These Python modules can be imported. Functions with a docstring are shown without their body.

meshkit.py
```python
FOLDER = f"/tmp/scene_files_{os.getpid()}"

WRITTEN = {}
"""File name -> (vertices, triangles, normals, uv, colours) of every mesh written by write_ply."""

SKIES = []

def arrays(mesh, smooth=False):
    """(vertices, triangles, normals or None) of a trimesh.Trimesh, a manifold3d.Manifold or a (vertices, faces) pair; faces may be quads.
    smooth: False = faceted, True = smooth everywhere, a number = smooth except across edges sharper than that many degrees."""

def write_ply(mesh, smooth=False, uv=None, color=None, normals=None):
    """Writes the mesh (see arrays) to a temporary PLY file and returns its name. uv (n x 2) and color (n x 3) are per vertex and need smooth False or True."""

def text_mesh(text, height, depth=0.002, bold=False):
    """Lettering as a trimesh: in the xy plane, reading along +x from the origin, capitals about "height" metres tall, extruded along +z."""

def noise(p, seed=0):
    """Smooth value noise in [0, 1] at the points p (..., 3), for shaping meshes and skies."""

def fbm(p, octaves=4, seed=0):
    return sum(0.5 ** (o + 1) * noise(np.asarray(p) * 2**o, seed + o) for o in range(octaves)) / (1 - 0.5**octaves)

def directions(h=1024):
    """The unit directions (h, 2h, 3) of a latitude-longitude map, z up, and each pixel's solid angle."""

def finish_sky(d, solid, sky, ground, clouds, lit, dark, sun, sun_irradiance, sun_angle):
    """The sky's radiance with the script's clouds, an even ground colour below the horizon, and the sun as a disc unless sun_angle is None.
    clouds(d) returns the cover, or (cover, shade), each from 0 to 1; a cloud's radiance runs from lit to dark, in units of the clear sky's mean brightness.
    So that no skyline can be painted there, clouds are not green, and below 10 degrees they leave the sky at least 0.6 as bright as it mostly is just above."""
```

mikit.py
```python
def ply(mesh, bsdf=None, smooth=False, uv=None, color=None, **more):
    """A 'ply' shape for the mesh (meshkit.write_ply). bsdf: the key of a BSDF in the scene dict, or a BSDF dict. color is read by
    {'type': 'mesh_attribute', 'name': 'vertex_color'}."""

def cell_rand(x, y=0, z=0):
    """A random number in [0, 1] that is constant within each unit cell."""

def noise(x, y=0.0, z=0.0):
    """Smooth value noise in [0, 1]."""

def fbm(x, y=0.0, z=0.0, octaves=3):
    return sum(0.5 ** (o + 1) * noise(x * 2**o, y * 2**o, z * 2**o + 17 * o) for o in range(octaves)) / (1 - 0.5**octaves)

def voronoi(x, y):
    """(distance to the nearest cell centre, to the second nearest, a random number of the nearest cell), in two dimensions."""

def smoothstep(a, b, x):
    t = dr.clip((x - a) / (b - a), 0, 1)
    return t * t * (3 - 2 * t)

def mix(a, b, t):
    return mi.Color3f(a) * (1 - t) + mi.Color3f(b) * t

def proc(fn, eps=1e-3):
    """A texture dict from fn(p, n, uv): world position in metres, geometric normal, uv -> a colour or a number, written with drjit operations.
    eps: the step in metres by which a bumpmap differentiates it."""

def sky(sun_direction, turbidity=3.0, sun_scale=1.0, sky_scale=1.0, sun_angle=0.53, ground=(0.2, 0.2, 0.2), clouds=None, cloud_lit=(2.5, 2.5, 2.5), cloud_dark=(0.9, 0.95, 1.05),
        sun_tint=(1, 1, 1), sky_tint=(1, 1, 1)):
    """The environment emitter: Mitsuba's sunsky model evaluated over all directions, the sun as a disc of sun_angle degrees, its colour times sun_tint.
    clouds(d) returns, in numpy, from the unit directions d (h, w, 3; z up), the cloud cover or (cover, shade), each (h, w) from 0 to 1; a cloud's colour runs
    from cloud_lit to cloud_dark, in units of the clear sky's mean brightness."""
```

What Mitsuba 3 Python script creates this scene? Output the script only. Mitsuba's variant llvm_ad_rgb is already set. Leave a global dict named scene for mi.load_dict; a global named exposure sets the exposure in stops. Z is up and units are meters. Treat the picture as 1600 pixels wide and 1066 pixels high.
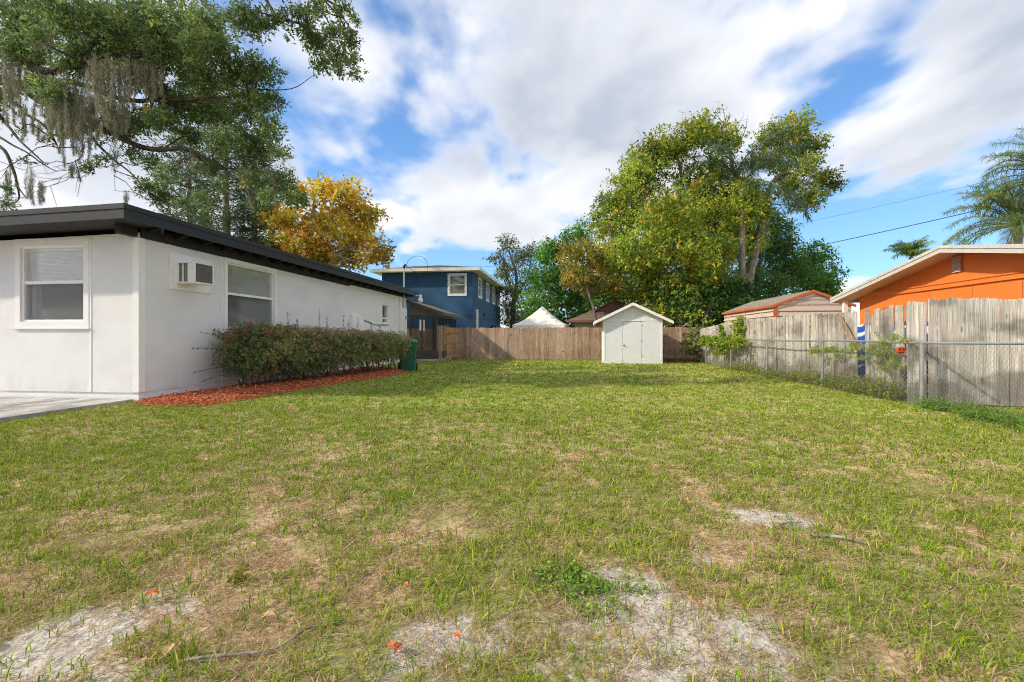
import math
import numpy as np, trimesh, mitsuba as mi, drjit as dr
import mikit, meshkit
from mikit import proc, noise, fbm, cell_rand, smoothstep, mix
T = mi.ScalarTransform4f
scene, labels = {}, {}
rng = np.random.default_rng(11)

# ------------------------------------------------------------------ camera, sky, exposure
# the world's y axis runs down the length of the yard; the camera stands at its near end, turned a little to the west
YAW = math.atan(90 / 711)
scene['camera'] = {'type': 'perspective', 'fov': 96.74, 'fov_axis': 'x', 'near_clip': 0.05, 'far_clip': 3000.0,
                   'principal_point_offset_y': 6.0 / 1066,
                   'to_world': T().look_at(origin=[0, 0, 1.2], target=[-math.sin(YAW), math.cos(YAW), 1.2], up=[0, 0, 1])}
exposure = 1.38
SUN = (-0.88, -0.40, 0.66)

def clouds(d):
    z = np.maximum(d[..., 2], 0.0)
    x, y = d[..., 0] / (z + 0.10), d[..., 1] / (z + 0.10)
    a = math.radians(14)                                 # the streets of cloud run away along this heading, west of north
    u, v = x * math.cos(a) + y * math.sin(a), -x * math.sin(a) + y * math.cos(a)
    N = lambda fu, fv, o, k, s: meshkit.fbm(np.stack([u * fu + o, v * fv + o * .7, x * 0 + s], -1), k, seed=s)
    warp = N(.8, .5, 0, 3, 3) - .5
    u = u + .5 * warp
    n = N(.95, .24, 3.7, 4, 21)
    puff = N(2.4, 1.5, 5, 6, 8)
    wisp = N(6.5, 4.2, 1, 5, 5)
    f = .42 * n + .40 * puff + .18 * wisp
    elev = np.degrees(np.arcsin(np.clip(d[..., 2], -1, 1))); az = np.degrees(np.arctan2(d[..., 0], d[..., 1]))
    def open_(e0, a0, se, sa, k=0.0):                    # a thinner stretch of cloud, its long axis tilted by k
        da, de = (az - a0 + 180) % 360 - 180, elev - e0
        return np.exp(-((de - k * da) / se) ** 2 - (da / sa) ** 2)
    f = f - 0.11 * open_(22.5, -17, 4.5, 13, -0.03) + 0.05 * open_(36, -10, 9, 14) - 0.125 * open_(26, 32, 4.5, 15, 0.7) - 0.48 * open_(11, 40, 7.0, 27, 0.15) - 0.40 * open_(8, -16, 3.4, 13)
    f = f + 0.07 * open_(15, -12, 4, 14) + 0.07 * open_(17, 36, 4, 14, .1) + 0.06 * open_(26, -30, 6, 8)
    t = np.clip((f - 0.285) / 0.145, 0, 1)
    cover = t * t * (3 - 2 * t)
    s = .55 * N(1.25, .42, 8, 4, 14) + .45 * puff
    sh = np.clip((s - .36) / .20, 0, 1) * np.clip(cover * 1.3 - .25, 0, 1) * np.clip((elev - 5) / 16, .2, 1)
    return 0.97 * cover, 0.9 * sh

scene['sky'] = mikit.sky(SUN, turbidity=3, sun_scale=1.25, sky_scale=2.15, sun_angle=1.6, sun_tint=(0.90, 1.0, 1.14), clouds=clouds, sky_tint=(0.84, 1.05, 1.3), cloud_lit=(2.2, 2.2, 2.24), cloud_dark=(1.02, 1.14, 1.36), ground=(0.16, 0.16, 0.10))

# ------------------------------------------------------------------ helpers
def numbered(name):
    if name not in scene and name not in labels and not any(k.startswith(name + '__') for k in scene): return name
    i = 1
    while True:
        k = f'{name}_{i:03d}'
        if k not in scene and k not in labels and not any(q.startswith(k + '__') for q in scene): return k
        i += 1
def thing(name, label, cat, group=None):
    k = numbered(name); labels[k] = {'label': label, 'category': cat}
    if group: labels[k]['group'] = group
    return k
_count = {}
def part(parent, name, mesh, bsdf, smooth=False, label=None, kind=None, **kw):
    base = f'{parent}__{name}'; n = _count.get(base, -1) + 1; _count[base] = n
    k = base if n == 0 else f'{base}_{n:03d}'
    scene[k] = mikit.ply(cat(mesh), bsdf, smooth, **kw)
    if label or kind:
        labels[k] = {}
        if label: labels[k]['label'] = label
        if kind: labels[k]['kind'] = kind
    return k
def solo(key, mesh, bsdf, smooth=False, **kw):           # the thing's own single mesh
    scene[key] = mikit.ply(cat(mesh), bsdf, smooth, **kw); return key
def struct(key, mesh, bsdf, label, kind='structure', smooth=False, **kw):
    scene[key] = mikit.ply(cat(mesh), bsdf, smooth, **kw); labels[key] = {'label': label, 'category': key.replace('_', ' '), 'kind': kind}
def cat(m):
    if isinstance(m, list):
        vs, fs, at = [], [], 0
        for q in m:
            v, f = (q.vertices, q.faces) if isinstance(q, trimesh.Trimesh) else q
            v, f = np.asarray(v, float), np.asarray(f, int)
            if f.shape[1] == 4: f = np.vstack([f[:, [0, 1, 2]], f[:, [0, 2, 3]]])
            vs.append(v); fs.append(f + at); at += len(v)
        return np.vstack(vs), np.vstack(fs)
    return m
BF = np.array([[0, 2, 3, 1], [4, 5, 7, 6], [0, 1, 5, 4], [2, 6, 7, 3], [0, 4, 6, 2], [1, 3, 7, 5]])
def box(x0, x1, y0, y1, z0, z1):
    v = np.array([[x, y, z] for z in (z0, z1) for y in (y0, y1) for x in (x0, x1)], float)
    return v, BF
def hexa(b4, t4):                                        # four bottom corners, four top corners, each counter-clockwise from above
    v = np.array(list(b4) + list(t4), float)
    return v, np.array([[0, 3, 2, 1], [4, 5, 6, 7], [0, 1, 5, 4], [1, 2, 6, 5], [2, 3, 7, 6], [3, 0, 4, 7]])
def bevel_box(x0, x1, y0, y1, z0, z1, r=0.008):
    import manifold3d as m3
    pts = [[x, y, z] for x in (x0, x1) for y in (y0, y1) for z in (z0, z1)]
    q = []
    c = np.array([(x0 + x1) / 2, (y0 + y1) / 2, (z0 + z1) / 2])
    for p in pts:
        s = np.sign(c - np.array(p)) * r
        for k in range(3):
            o = np.array(p, float)
            for j in range(3):
                if j != k: o[j] += s[j]
            q.append(o)
    m = m3.Manifold.hull_points(np.array(q)).to_mesh()
    return m.vert_properties[:, :3].astype(float), m.tri_verts.astype(int)
def move(m, rz=0, at=(0, 0, 0), tilt=None):
    v, f = cat(m) if isinstance(m, list) else m
    v = np.array(v, float)
    if tilt is not None:
        ax, ang = tilt; v = trimesh.transform_points(v, trimesh.transformations.rotation_matrix(ang, ax))
    c, s = math.cos(rz), math.sin(rz)
    v = v @ np.array([[c, s, 0], [-s, c, 0], [0, 0, 1]]) + np.array(at, float)
    return v, f
def tube(points, radii, sides=7, cap=True):
    p = np.asarray(points, float); r = np.broadcast_to(radii, (len(p),))
    t = np.gradient(p, axis=0); t /= np.linalg.norm(t, axis=1, keepdims=True) + 1e-12
    ref = np.array([0, 0, 1.0]) if np.abs(t[:, 2]).mean() < 0.8 else np.array([1.0, 0, 0])
    a = np.cross(t, ref); a /= np.linalg.norm(a, axis=1, keepdims=True) + 1e-12
    b = np.cross(t, a); g = np.arange(sides) * 2 * np.pi / sides
    v = (p[:, None] + r[:, None, None] * (np.cos(g)[None, :, None] * a[:, None] + np.sin(g)[None, :, None] * b[:, None])).reshape(-1, 3)
    i, j = np.meshgrid(np.arange(len(p) - 1), np.arange(sides), indexing='ij')
    q = np.stack([i * sides + j, i * sides + (j + 1) % sides, (i + 1) * sides + (j + 1) % sides, (i + 1) * sides + j], -1).reshape(-1, 4)
    f = [np.vstack([q[:, [0, 1, 2]], q[:, [0, 2, 3]]])]
    if cap:
        k = np.arange(1, sides - 1); o = (len(p) - 1) * sides
        f += [np.stack([k * 0, k + 1, k], 1), np.stack([k * 0 + o, k + o, k + 1 + o], 1)]
    return v, np.vstack(f)[:, ::-1]
def smooth_line(pts, n=6):                               # catmull-rom through (x, y, z, r) points
    p = np.asarray(pts, float); q = np.vstack([2 * p[0] - p[1], p, 2 * p[-1] - p[-2]])
    out = []
    for i in range(1, len(q) - 2):
        for t in np.arange(n) / n:
            out.append(0.5 * (2 * q[i] + (q[i + 1] - q[i - 1]) * t + (2 * q[i - 1] - 5 * q[i] + 4 * q[i + 1] - q[i + 2]) * t * t + (3 * q[i] - q[i - 1] - 3 * q[i + 1] + q[i + 2]) * t ** 3))
    return np.array(out + [p[-1]])
def prism(poly, z0, z1):                                 # vertical extrusion of a plan polygon
    import shapely
    m = trimesh.creation.extrude_polygon(shapely.Polygon(poly), z1 - z0, engine='earcut'); v = np.array(m.vertices); v[:, 2] += z0
    return v, np.array(m.faces)
def extr(poly, axis, a0, a1):                            # polygon in the other two axes, extruded along axis ('x' or 'y')
    v, f = prism(poly, 0, 1)
    w = a0 + v[:, 2] * (a1 - a0)
    return (np.stack([w, v[:, 0], v[:, 1]], 1), f) if axis == 'x' else (np.stack([v[:, 0], w, v[:, 1]], 1), f[:, ::-1])
def wall_panel(axis, at, thick, u0, u1, z0, ztop, holes):  # a wall with real openings; ztop(u)
    import shapely
    p = shapely.Polygon([(u0, z0), (u1, z0), (u1, ztop(u1)), (u0, ztop(u0))])
    for a, b, c, d in holes: p = p.difference(shapely.box(a, c, b, d))
    m = trimesh.creation.extrude_polygon(p, thick, engine='earcut'); v = np.array(m.vertices); f = np.array(m.faces)
    if axis == 'x': return np.stack([at + v[:, 2], v[:, 0], v[:, 1]], 1), f
    return np.stack([v[:, 0], at + v[:, 2], v[:, 1]], 1), f[:, ::-1]

# ------------------------------------------------------------------ materials
def rgb(*c): return {'type': 'rgb', 'value': list(c)}
def mat(key, base, rough=0.6, bump=None, scale=1.0, two=True, **kw):
    b = {'type': 'principled', 'base_color': base if isinstance(base, dict) else rgb(*base), 'roughness': rough, **kw}
    if two: b = {'type': 'twosided', 'bsdf': b}
    if bump: b = {'type': 'bumpmap', 'bump': bump, 'scale': scale, 'bsdf': b}
    scene[key] = b; return key

def stucco_col(p, n, uv):
    d = fbm(p.x * 1.1, p.y * 1.1, p.z * 1.6, 3); s = fbm(p.x * 5, p.y * 5, p.z * 1.3, 3)
    low = smoothstep(0.7, 0.15, p.z) * smoothstep(0.4, 0.7, s)
    c = mix((0.75, 0.75, 0.76), (0.70, 0.70, 0.71), smoothstep(0.35, 0.7, d))
    return mix(c, (0.55, 0.50, 0.43), low * 0.45 + 0.10 * smoothstep(0.66, 0.85, s))
def stucco_bump(p, n, uv): return smoothstep(0.3, 0.75, fbm(p.x * 34, p.y * 34, p.z * 34, 3)) + 0.3 * noise(p.x * 80, p.y * 80, p.z * 80)
mat('m_stucco', proc(stucco_col), 0.75, proc(stucco_bump, 3e-3), 0.0042)
def paint(key, c, var=0.1, rough=0.5, freq=3.0, **kw):
    def fn(p, n, uv, c=c, var=var, freq=freq):
        t = fbm(p.x * freq, p.y * freq, p.z * freq, 3)
        return mi.Color3f(*c) * (1 - var + 2 * var * t)
    return mat(key, proc(fn), rough, **kw)
paint('m_white_trim', (0.80, 0.80, 0.79), 0.05, 0.45)
paint('m_black_trim', (0.013, 0.013, 0.016), 0.3, 0.42)
paint('m_roof_black', (0.022, 0.022, 0.024), 0.35, 0.85, 8)
paint('m_dark_soffit', (0.012, 0.012, 0.012), 0.3, 0.6)
paint('m_blind', (0.42, 0.44, 0.41), 0.05, 0.5)
paint('m_interior', (0.10, 0.10, 0.09), 0.2, 0.9)
paint('m_grey_metal', (0.42, 0.43, 0.45), 0.15, 0.35, metallic=0.8)
paint('m_galv', (0.50, 0.51, 0.52), 0.18, 0.42, 9, metallic=0.75)
paint('m_dark_grille', (0.19, 0.18, 0.165), 0.25, 0.6, 30)
paint('m_brown_frame', (0.075, 0.062, 0.05), 0.2, 0.5)
paint('m_taupe', (0.14, 0.115, 0.095), 0.2, 0.6)
paint('m_navy', (0.022, 0.085, 0.185), 0.22, 0.75, 1.6)
paint('m_navy_band', (0.02, 0.07, 0.155), 0.2, 0.6, 1.6)
paint('m_cream', (0.72, 0.69, 0.62), 0.08, 0.6)
paint('m_shed_white', (0.71, 0.72, 0.74), 0.05, 0.5, 1.5)
paint('m_tent', (0.80, 0.77, 0.68), 0.06, 0.7, 1.2)
paint('m_orange', (0.78, 0.20, 0.032), 0.1, 0.6, 1.2)
paint('m_orange_trim', (0.50, 0.12, 0.035), 0.15, 0.55)
paint('m_tan_metal', (0.58, 0.47, 0.39), 0.08, 0.45)
paint('m_soffit_beige', (0.56, 0.53, 0.49), 0.08, 0.6)
paint('m_brick_brown', (0.20, 0.10, 0.075), 0.25, 0.8, 6)
paint('m_green_plastic', (0.003, 0.10, 0.05), 0.12, 0.4)
paint('m_lid_green', (0.02, 0.20, 0.12), 0.12, 0.4)
paint('m_rubber', (0.02, 0.02, 0.02), 0.2, 0.8)
paint('m_wire', (0.03, 0.03, 0.03), 0.2, 0.6)
paint('m_red_plastic', (0.55, 0.07, 0.02), 0.2, 0.4)
def shingle_col(c):
    def fn(p, n, uv):
        k = cell_rand(dr.floor(p.x * 3.2 + 0.5 * dr.floor(p.y * 6)), dr.floor(p.y * 6), dr.floor(p.z * 20)) 
        return mi.Color3f(*c) * (0.7 + 0.4 * k + 0.3 * fbm(p.x * 12, p.y * 12, p.z * 12, 2))
    return proc(fn)
mat('m_shingle_dark', shingle_col((0.07, 0.068, 0.07)), 0.9)
mat('m_shingle_brown', shingle_col((0.15, 0.105, 0.08)), 0.9)
mat('m_shingle_grey', shingle_col((0.30, 0.26, 0.22)), 0.85)
scene['m_glass'] = {'type': 'thindielectric', 'int_ior': 1.5}
scene['m_screen'] = {'type': 'mask', 'opacity': 0.42, 'bsdf': {'type': 'twosided', 'bsdf': {'type': 'diffuse', 'reflectance': rgb(0.03, 0.03, 0.03)}}}
scene['m_insect_screen'] = {'type': 'mask', 'opacity': 0.3, 'bsdf': {'type': 'twosided', 'bsdf': {'type': 'diffuse', 'reflectance': rgb(0.10, 0.10, 0.11)}}}
mat('m_leaf_opaque', {'type': 'mesh_attribute', 'name': 'vertex_color'}, 0.7)
scene['m_leaf'] = {'type': 'principledthin', 'base_color': {'type': 'mesh_attribute', 'name': 'vertex_color'}, 'roughness': 0.55, 'diff_trans': 0.7, 'eta': 1.2}
scene['m_grass'] = {'type': 'principledthin', 'base_color': {'type': 'mesh_attribute', 'name': 'vertex_color'}, 'roughness': 0.6, 'diff_trans': 0.6, 'eta': 1.15}
def bark(c1, c2, f=14):
    def fn(p, n, uv):
        t = fbm(p.x * f, p.y * f, p.z * f * 0.35, 4)
        return mix(c1, c2, smoothstep(0.3, 0.7, t))
    return proc(fn)
def bark_bump(p, n, uv): return fbm(p.x * 22, p.y * 22, p.z * 7, 3)
mat('m_bark', bark((0.055, 0.042, 0.034), (0.19, 0.155, 0.125)), 0.9, proc(bark_bump, 4e-3), 0.03)
mat('m_bark_oak', bark((0.03, 0.023, 0.02), (0.105, 0.085, 0.07)), 0.9, proc(bark_bump, 4e-3), 0.03)
mat('m_bark_pale', bark((0.17, 0.14, 0.11), (0.36, 0.32, 0.27)), 0.9, proc(bark_bump, 4e-3), 0.03)
mat('m_bark_palm', bark((0.20, 0.17, 0.14), (0.34, 0.30, 0.26), 6), 0.9)
mat('m_twig', bark((0.05, 0.035, 0.03), (0.13, 0.10, 0.08), 30), 0.9)
def wood(pitch, axis, c1, c2, c3, dirt=None, stain=0.35):
    def fn(p, n, uv):
        a = p.x if axis == 'x' else p.y; b = p.y if axis == 'x' else p.x
        k = dr.floor(a / pitch); r1, r2 = cell_rand(k, 3), cell_rand(k, 7)
        g = fbm(a * 95 + r1 * 31, b * 40, p.z * 2.6 + r2 * 9, 4)
        w = fbm(a * 16 + r2 * 17, b * 10, p.z * 1.3, 3)
        c = mix(c1, c2, r1 * 0.75 + 0.25 * w)
        c = c * (0.62 + 0.72 * smoothstep(0.2, 0.8, g))
        c = mix(c, c3, stain * smoothstep(0.52, 0.78, w))
        kn = noise(a / pitch * 1.6 + r1 * 50, r2 * 40, p.z * 4.5)
        c = c * (1 - 0.6 * smoothstep(0.86, 0.95, kn))
        if dirt:
            d = fbm(a * 1.7, b, p.z * 2.2 + 5, 4)
            c = mix(c, (0.055, 0.048, 0.040), dirt * smoothstep(0.48, 0.75, d + 0.25 * smoothstep(0.8, 0.1, p.z)))
        return c
    return proc(fn)
def wood_bump(axis):
    def fn(p, n, uv):
        a = p.x if axis == 'x' else p.y
        return fbm(a * 95, 0, p.z * 2.6, 3)
    return proc(fn, 2e-3)
mat('m_back_fence', wood(0.14, 'x', (0.28, 0.175, 0.115), (0.52, 0.365, 0.265), (0.45, 0.39, 0.33), 0.2, 0.4), 0.85, wood_bump('x'), 0.004)
mat('m_grey_fence_y', wood(0.14, 'y', (0.30, 0.27, 0.235), (0.59, 0.54, 0.475), (0.16, 0.14, 0.12), 0.6, 0.55), 0.9, wood_bump('y'), 0.006)
mat('m_grey_fence_x', wood(0.137, 'x', (0.47, 0.43, 0.385), (0.72, 0.67, 0.61), (0.27, 0.23, 0.195), 0.65, 0.5), 0.9, wood_bump('x'), 0.005)
mat('m_gate_wood', wood(0.12, 'y', (0.40, 0.245, 0.11), (0.52, 0.335, 0.165), (0.16, 0.10, 0.06), 0.3, 0.4), 0.85)
mat('m_new_post', wood(0.12, 'x', (0.33, 0.22, 0.15), (0.38, 0.27, 0.19), (0.2, 0.13, 0.08), 0.1, 0.3), 0.85)
CAMPHOR = [(2.76,28.87,8.24,1.67),(3.75,29.0,10.24,1.67),(4.61,28.34,11.46,1.63),(5.64,27.87,12.38,1.44),(6.8,27.41,12.65,1.33),(8.16,28.45,13.71,1.07),(9.13,28.64,12.97,1.15),(4.04,27.04,6.09,1.78),(5.54,25.73,8.08,1.92),(7.76,29.0,10.47,1.95),(8.84,27.73,8.7,1.93),(5.91,25.86,6.0,1.82),(7.81,26.62,5.74,1.86),(10.82,30.33,7.54,1.62),(10.35,30.07,10.31,1.44),(2.77,28.97,6.07,1.68),(4.56,28.01,4.15,1.76),(6.53,27.02,4.09,1.75),(8.49,27.75,4.07,1.49),(11.03,27.97,8.69,0.89),(5.11,27.0,2.3,1.32),(7.09,26.51,2.52,1.29),(5.44,30.91,8.88,1.9),(7.65,30.07,8.79,2.44),(9.46,30.9,12.27,1.24),(2.38,28.99,9.69,0.8),(9.9,27.25,8.35,1.27),(9.07,27.89,6.5,1.49)]
LEANING = [(13.19,31.0,14.05,1.23),(13.66,29.68,13.76,1.25),(15.09,30.97,13.16,1.05),(13.92,29.68,11.52,1.17),(12.93,30.37,12.31,1.04),(15.77,30.62,10.95,0.88),(14.78,30.12,9.83,0.87),(13.31,30.13,10.37,0.95),(11.73,30.71,12.49,0.73),(16.33,30.5,10.6,0.4),(13.84,29.91,9.41,0.63),(12.26,30.6,13.44,0.65)]
GOLDEN = [(0.56,27.2,6.08,1.21),(1.46,27.88,4.76,1.24),(2.52,27.11,4.15,0.75),(0.37,26.97,4.77,0.98),(1.73,27.92,6.11,1.0)]
GREENMID = [(-0.89,32.16,7.37,1.26),(-0.45,32.21,5.57,1.71),(-1.75,31.4,5.04,1.41),(-2.07,30.82,3.24,1.39),(0.0,33.3,3.76,1.77),(0.69,31.34,8.05,1.13),(-1.28,32.93,2.35,1.11),(1.55,32.13,3.29,1.16),(0.46,33.4,2.22,0.93),(-1.51,31.82,6.87,0.89),(2.54,33.63,4.78,1.58),(3.81,32.87,3.32,1.54),(5.03,32.26,5.04,1.59),(6.82,33.7,3.58,1.56),(8.82,33.79,4.94,1.55),(4.3,33.25,1.98,1.0),(5.79,32.9,6.9,1.53),(9.62,32.8,5.47,1.32)]
GREYOAK = [(-5.64,40.03,9.39,1.14),(-4.06,38.62,8.03,1.2),(-3.23,40.49,8.79,1.03),(-5.24,40.06,7.28,1.25),(-4.31,39.4,5.49,1.34),(-5.42,40.54,3.21,1.38),(-6.22,38.61,7.96,0.66),(-3.54,39.54,6.89,0.89),(-3.99,40.71,3.33,1.15),(-5.53,39.26,5.21,0.89),(-5.95,40.21,6.74,0.8),(-5.07,40.02,4.15,1.02),(-4.73,41.05,2.48,1.05)]
DARKRIGHT = [(14.59,34.28,9.12,1.36),(13.64,33.52,7.28,1.6),(14.88,33.88,5.98,1.52),(12.88,32.04,4.89,1.53),(12.75,33.38,3.28,1.24),(14.21,33.89,3.75,1.25),(12.02,32.53,5.4,1.04),(14.77,33.25,7.64,0.79)]
ROUNDRIGHT = [(18.01,36.51,7.17,1.53),(19.49,37.66,5.96,1.23),(17.18,36.08,5.32,1.51),(18.54,36.42,4.39,1.14),(18.88,35.66,4.91,0.65),(16.53,36.2,3.91,1.05),(17.78,36.79,3.95,1.06),(17.52,37.37,6.69,0.98),(19.94,37.65,4.24,0.59)]
UNDER = [(9.22,26.8,2.95,1.14),(8.01,27.31,1.75,1.1),(6.63,26.33,1.16,0.78),(10.06,27.4,3.57,0.88),(8.28,26.51,2.51,0.92),(7.3,26.63,2.17,0.93),(8.78,26.49,2.16,0.85),(6.16,26.94,1.82,0.58),(9.95,27.4,2.55,0.73),(10.39,26.76,2.69,0.71),(9.15,26.59,4.0,0.71),(8.49,26.64,3.41,0.86),(6.07,26.56,2.89,0.94),(5.55,26.56,3.62,0.87),(7.39,26.34,3.22,0.92)]
PINK = [(2.53,29.77,5.39,0.58),(2.01,29.35,5.06,0.41),(9.62,30.42,5.72,0.33)]
SYC = [(-12.6,22.36,8.79,0.87),(-11.43,22.35,8.41,1.1),(-10.85,22.97,7.48,1.12),(-10.28,23.45,5.86,0.76),(-12.25,24.86,6.91,1.4),(-13.65,24.57,7.7,1.39),(-14.27,23.34,6.36,1.33),(-15.2,23.15,7.39,1.15),(-16.35,23.6,8.18,0.72),(-14.15,24.42,5.84,1.17),(-10.72,23.38,5.34,0.62),(-12.61,24.43,5.63,0.87),(-14.49,23.08,9.02,0.63),(-10.22,24.17,5.53,0.28),(-16.12,23.83,6.33,0.94),(-16.4,23.13,7.42,0.63),(-15.32,23.8,5.04,0.86)]
OAK = [(-11.99,8.56,8.19,0.48),(-9.61,7.46,7.36,0.39),(-8.96,7.61,7.33,0.39),(-8.44,7.9,7.48,0.43),(-7.81,8.11,7.38,0.46),(-7.04,8.19,7.37,0.46),(-6.13,7.99,7.3,0.42),(-5.8,8.37,7.44,0.33),(-8.89,8.75,7.16,0.47),(-8.54,9.37,7.28,0.53),(-6.88,8.5,6.72,0.47),(-6.32,8.61,6.65,0.42),(-9.35,8.33,7.46,0.37),(-9.24,8.87,7.74,0.42),(-8.59,9.16,6.38,0.46),(-8.04,9.55,6.39,0.53),(-6.59,8.59,5.96,0.45),(-6.64,9.25,6.44,0.37),(-6.09,8.59,5.47,0.31),(-8.44,9.26,5.7,0.29),(-6.8,8.27,5.09,0.33),(-7.07,9.53,5.59,0.44),(-6.1,8.91,5.01,0.32),(-6.31,9.33,4.62,0.34),(-5.77,9.02,4.15,0.24),(-6.31,8.51,4.41,0.29),(-7.49,8.72,4.73,0.19),(-9.35,7.59,7.16,0.32),(-10.06,7.48,6.91,0.29),(-11.73,8.25,7.41,0.27),(-10.13,8.35,7.14,0.27),(-9.1,9.2,6.64,0.32),(-6.87,7.84,6.75,0.41),(-8.27,8.74,7.38,0.41),(-8.29,8.61,4.77,0.22),(-8.99,8.74,4.99,0.22),(-9.61,8.92,5.26,0.2),(-9.83,8.48,4.96,0.15),(-10.18,8.52,4.83,0.14),(-8.89,8.53,4.39,0.19),(-8.78,8.8,4.31,0.22),(-7.68,8.2,3.87,0.17),(-11.24,8.36,5.36,0.12),(-11.86,8.52,5.07,0.13),(-10.93,7.67,4.07,0.18),(-13.02,9.02,4.28,0.18),(-9.86,8.93,5.84,0.26),(-9.9,9.34,6.11,0.3),(-10.45,7.94,5.23,0.1),(-11.38,8.12,5.5,0.11),(-8.08,8.17,4.37,0.18),(-8.31,7.71,3.98,0.11),(-6.99,7.82,3.83,0.15),(-6.98,8.28,4.23,0.15),(-7.06,9.51,4.23,0.17),(-5.92,8.25,3.99,0.16),(-7.96,9.05,3.89,0.13),(-5.33,8.5,7.66,0.23),(-4.75,8.2,7.49,0.2),(-4.45,8.49,7.68,0.18),(-5.14,9.38,7.88,0.28),(-4.62,9.09,7.48,0.22),(-5.32,9.1,7.43,0.25),(-5.44,8.89,7.6,0.19),(-4.66,8.63,6.89,0.21),(-5.18,9.0,6.95,0.19),(-4.98,9.9,7.59,0.21),(-4.21,8.54,6.45,0.15),(-4.75,9.54,8.26,0.13),(-5.08,8.53,6.44,0.09),(-4.51,8.49,6.5,0.13)]
PINES = []
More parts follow.
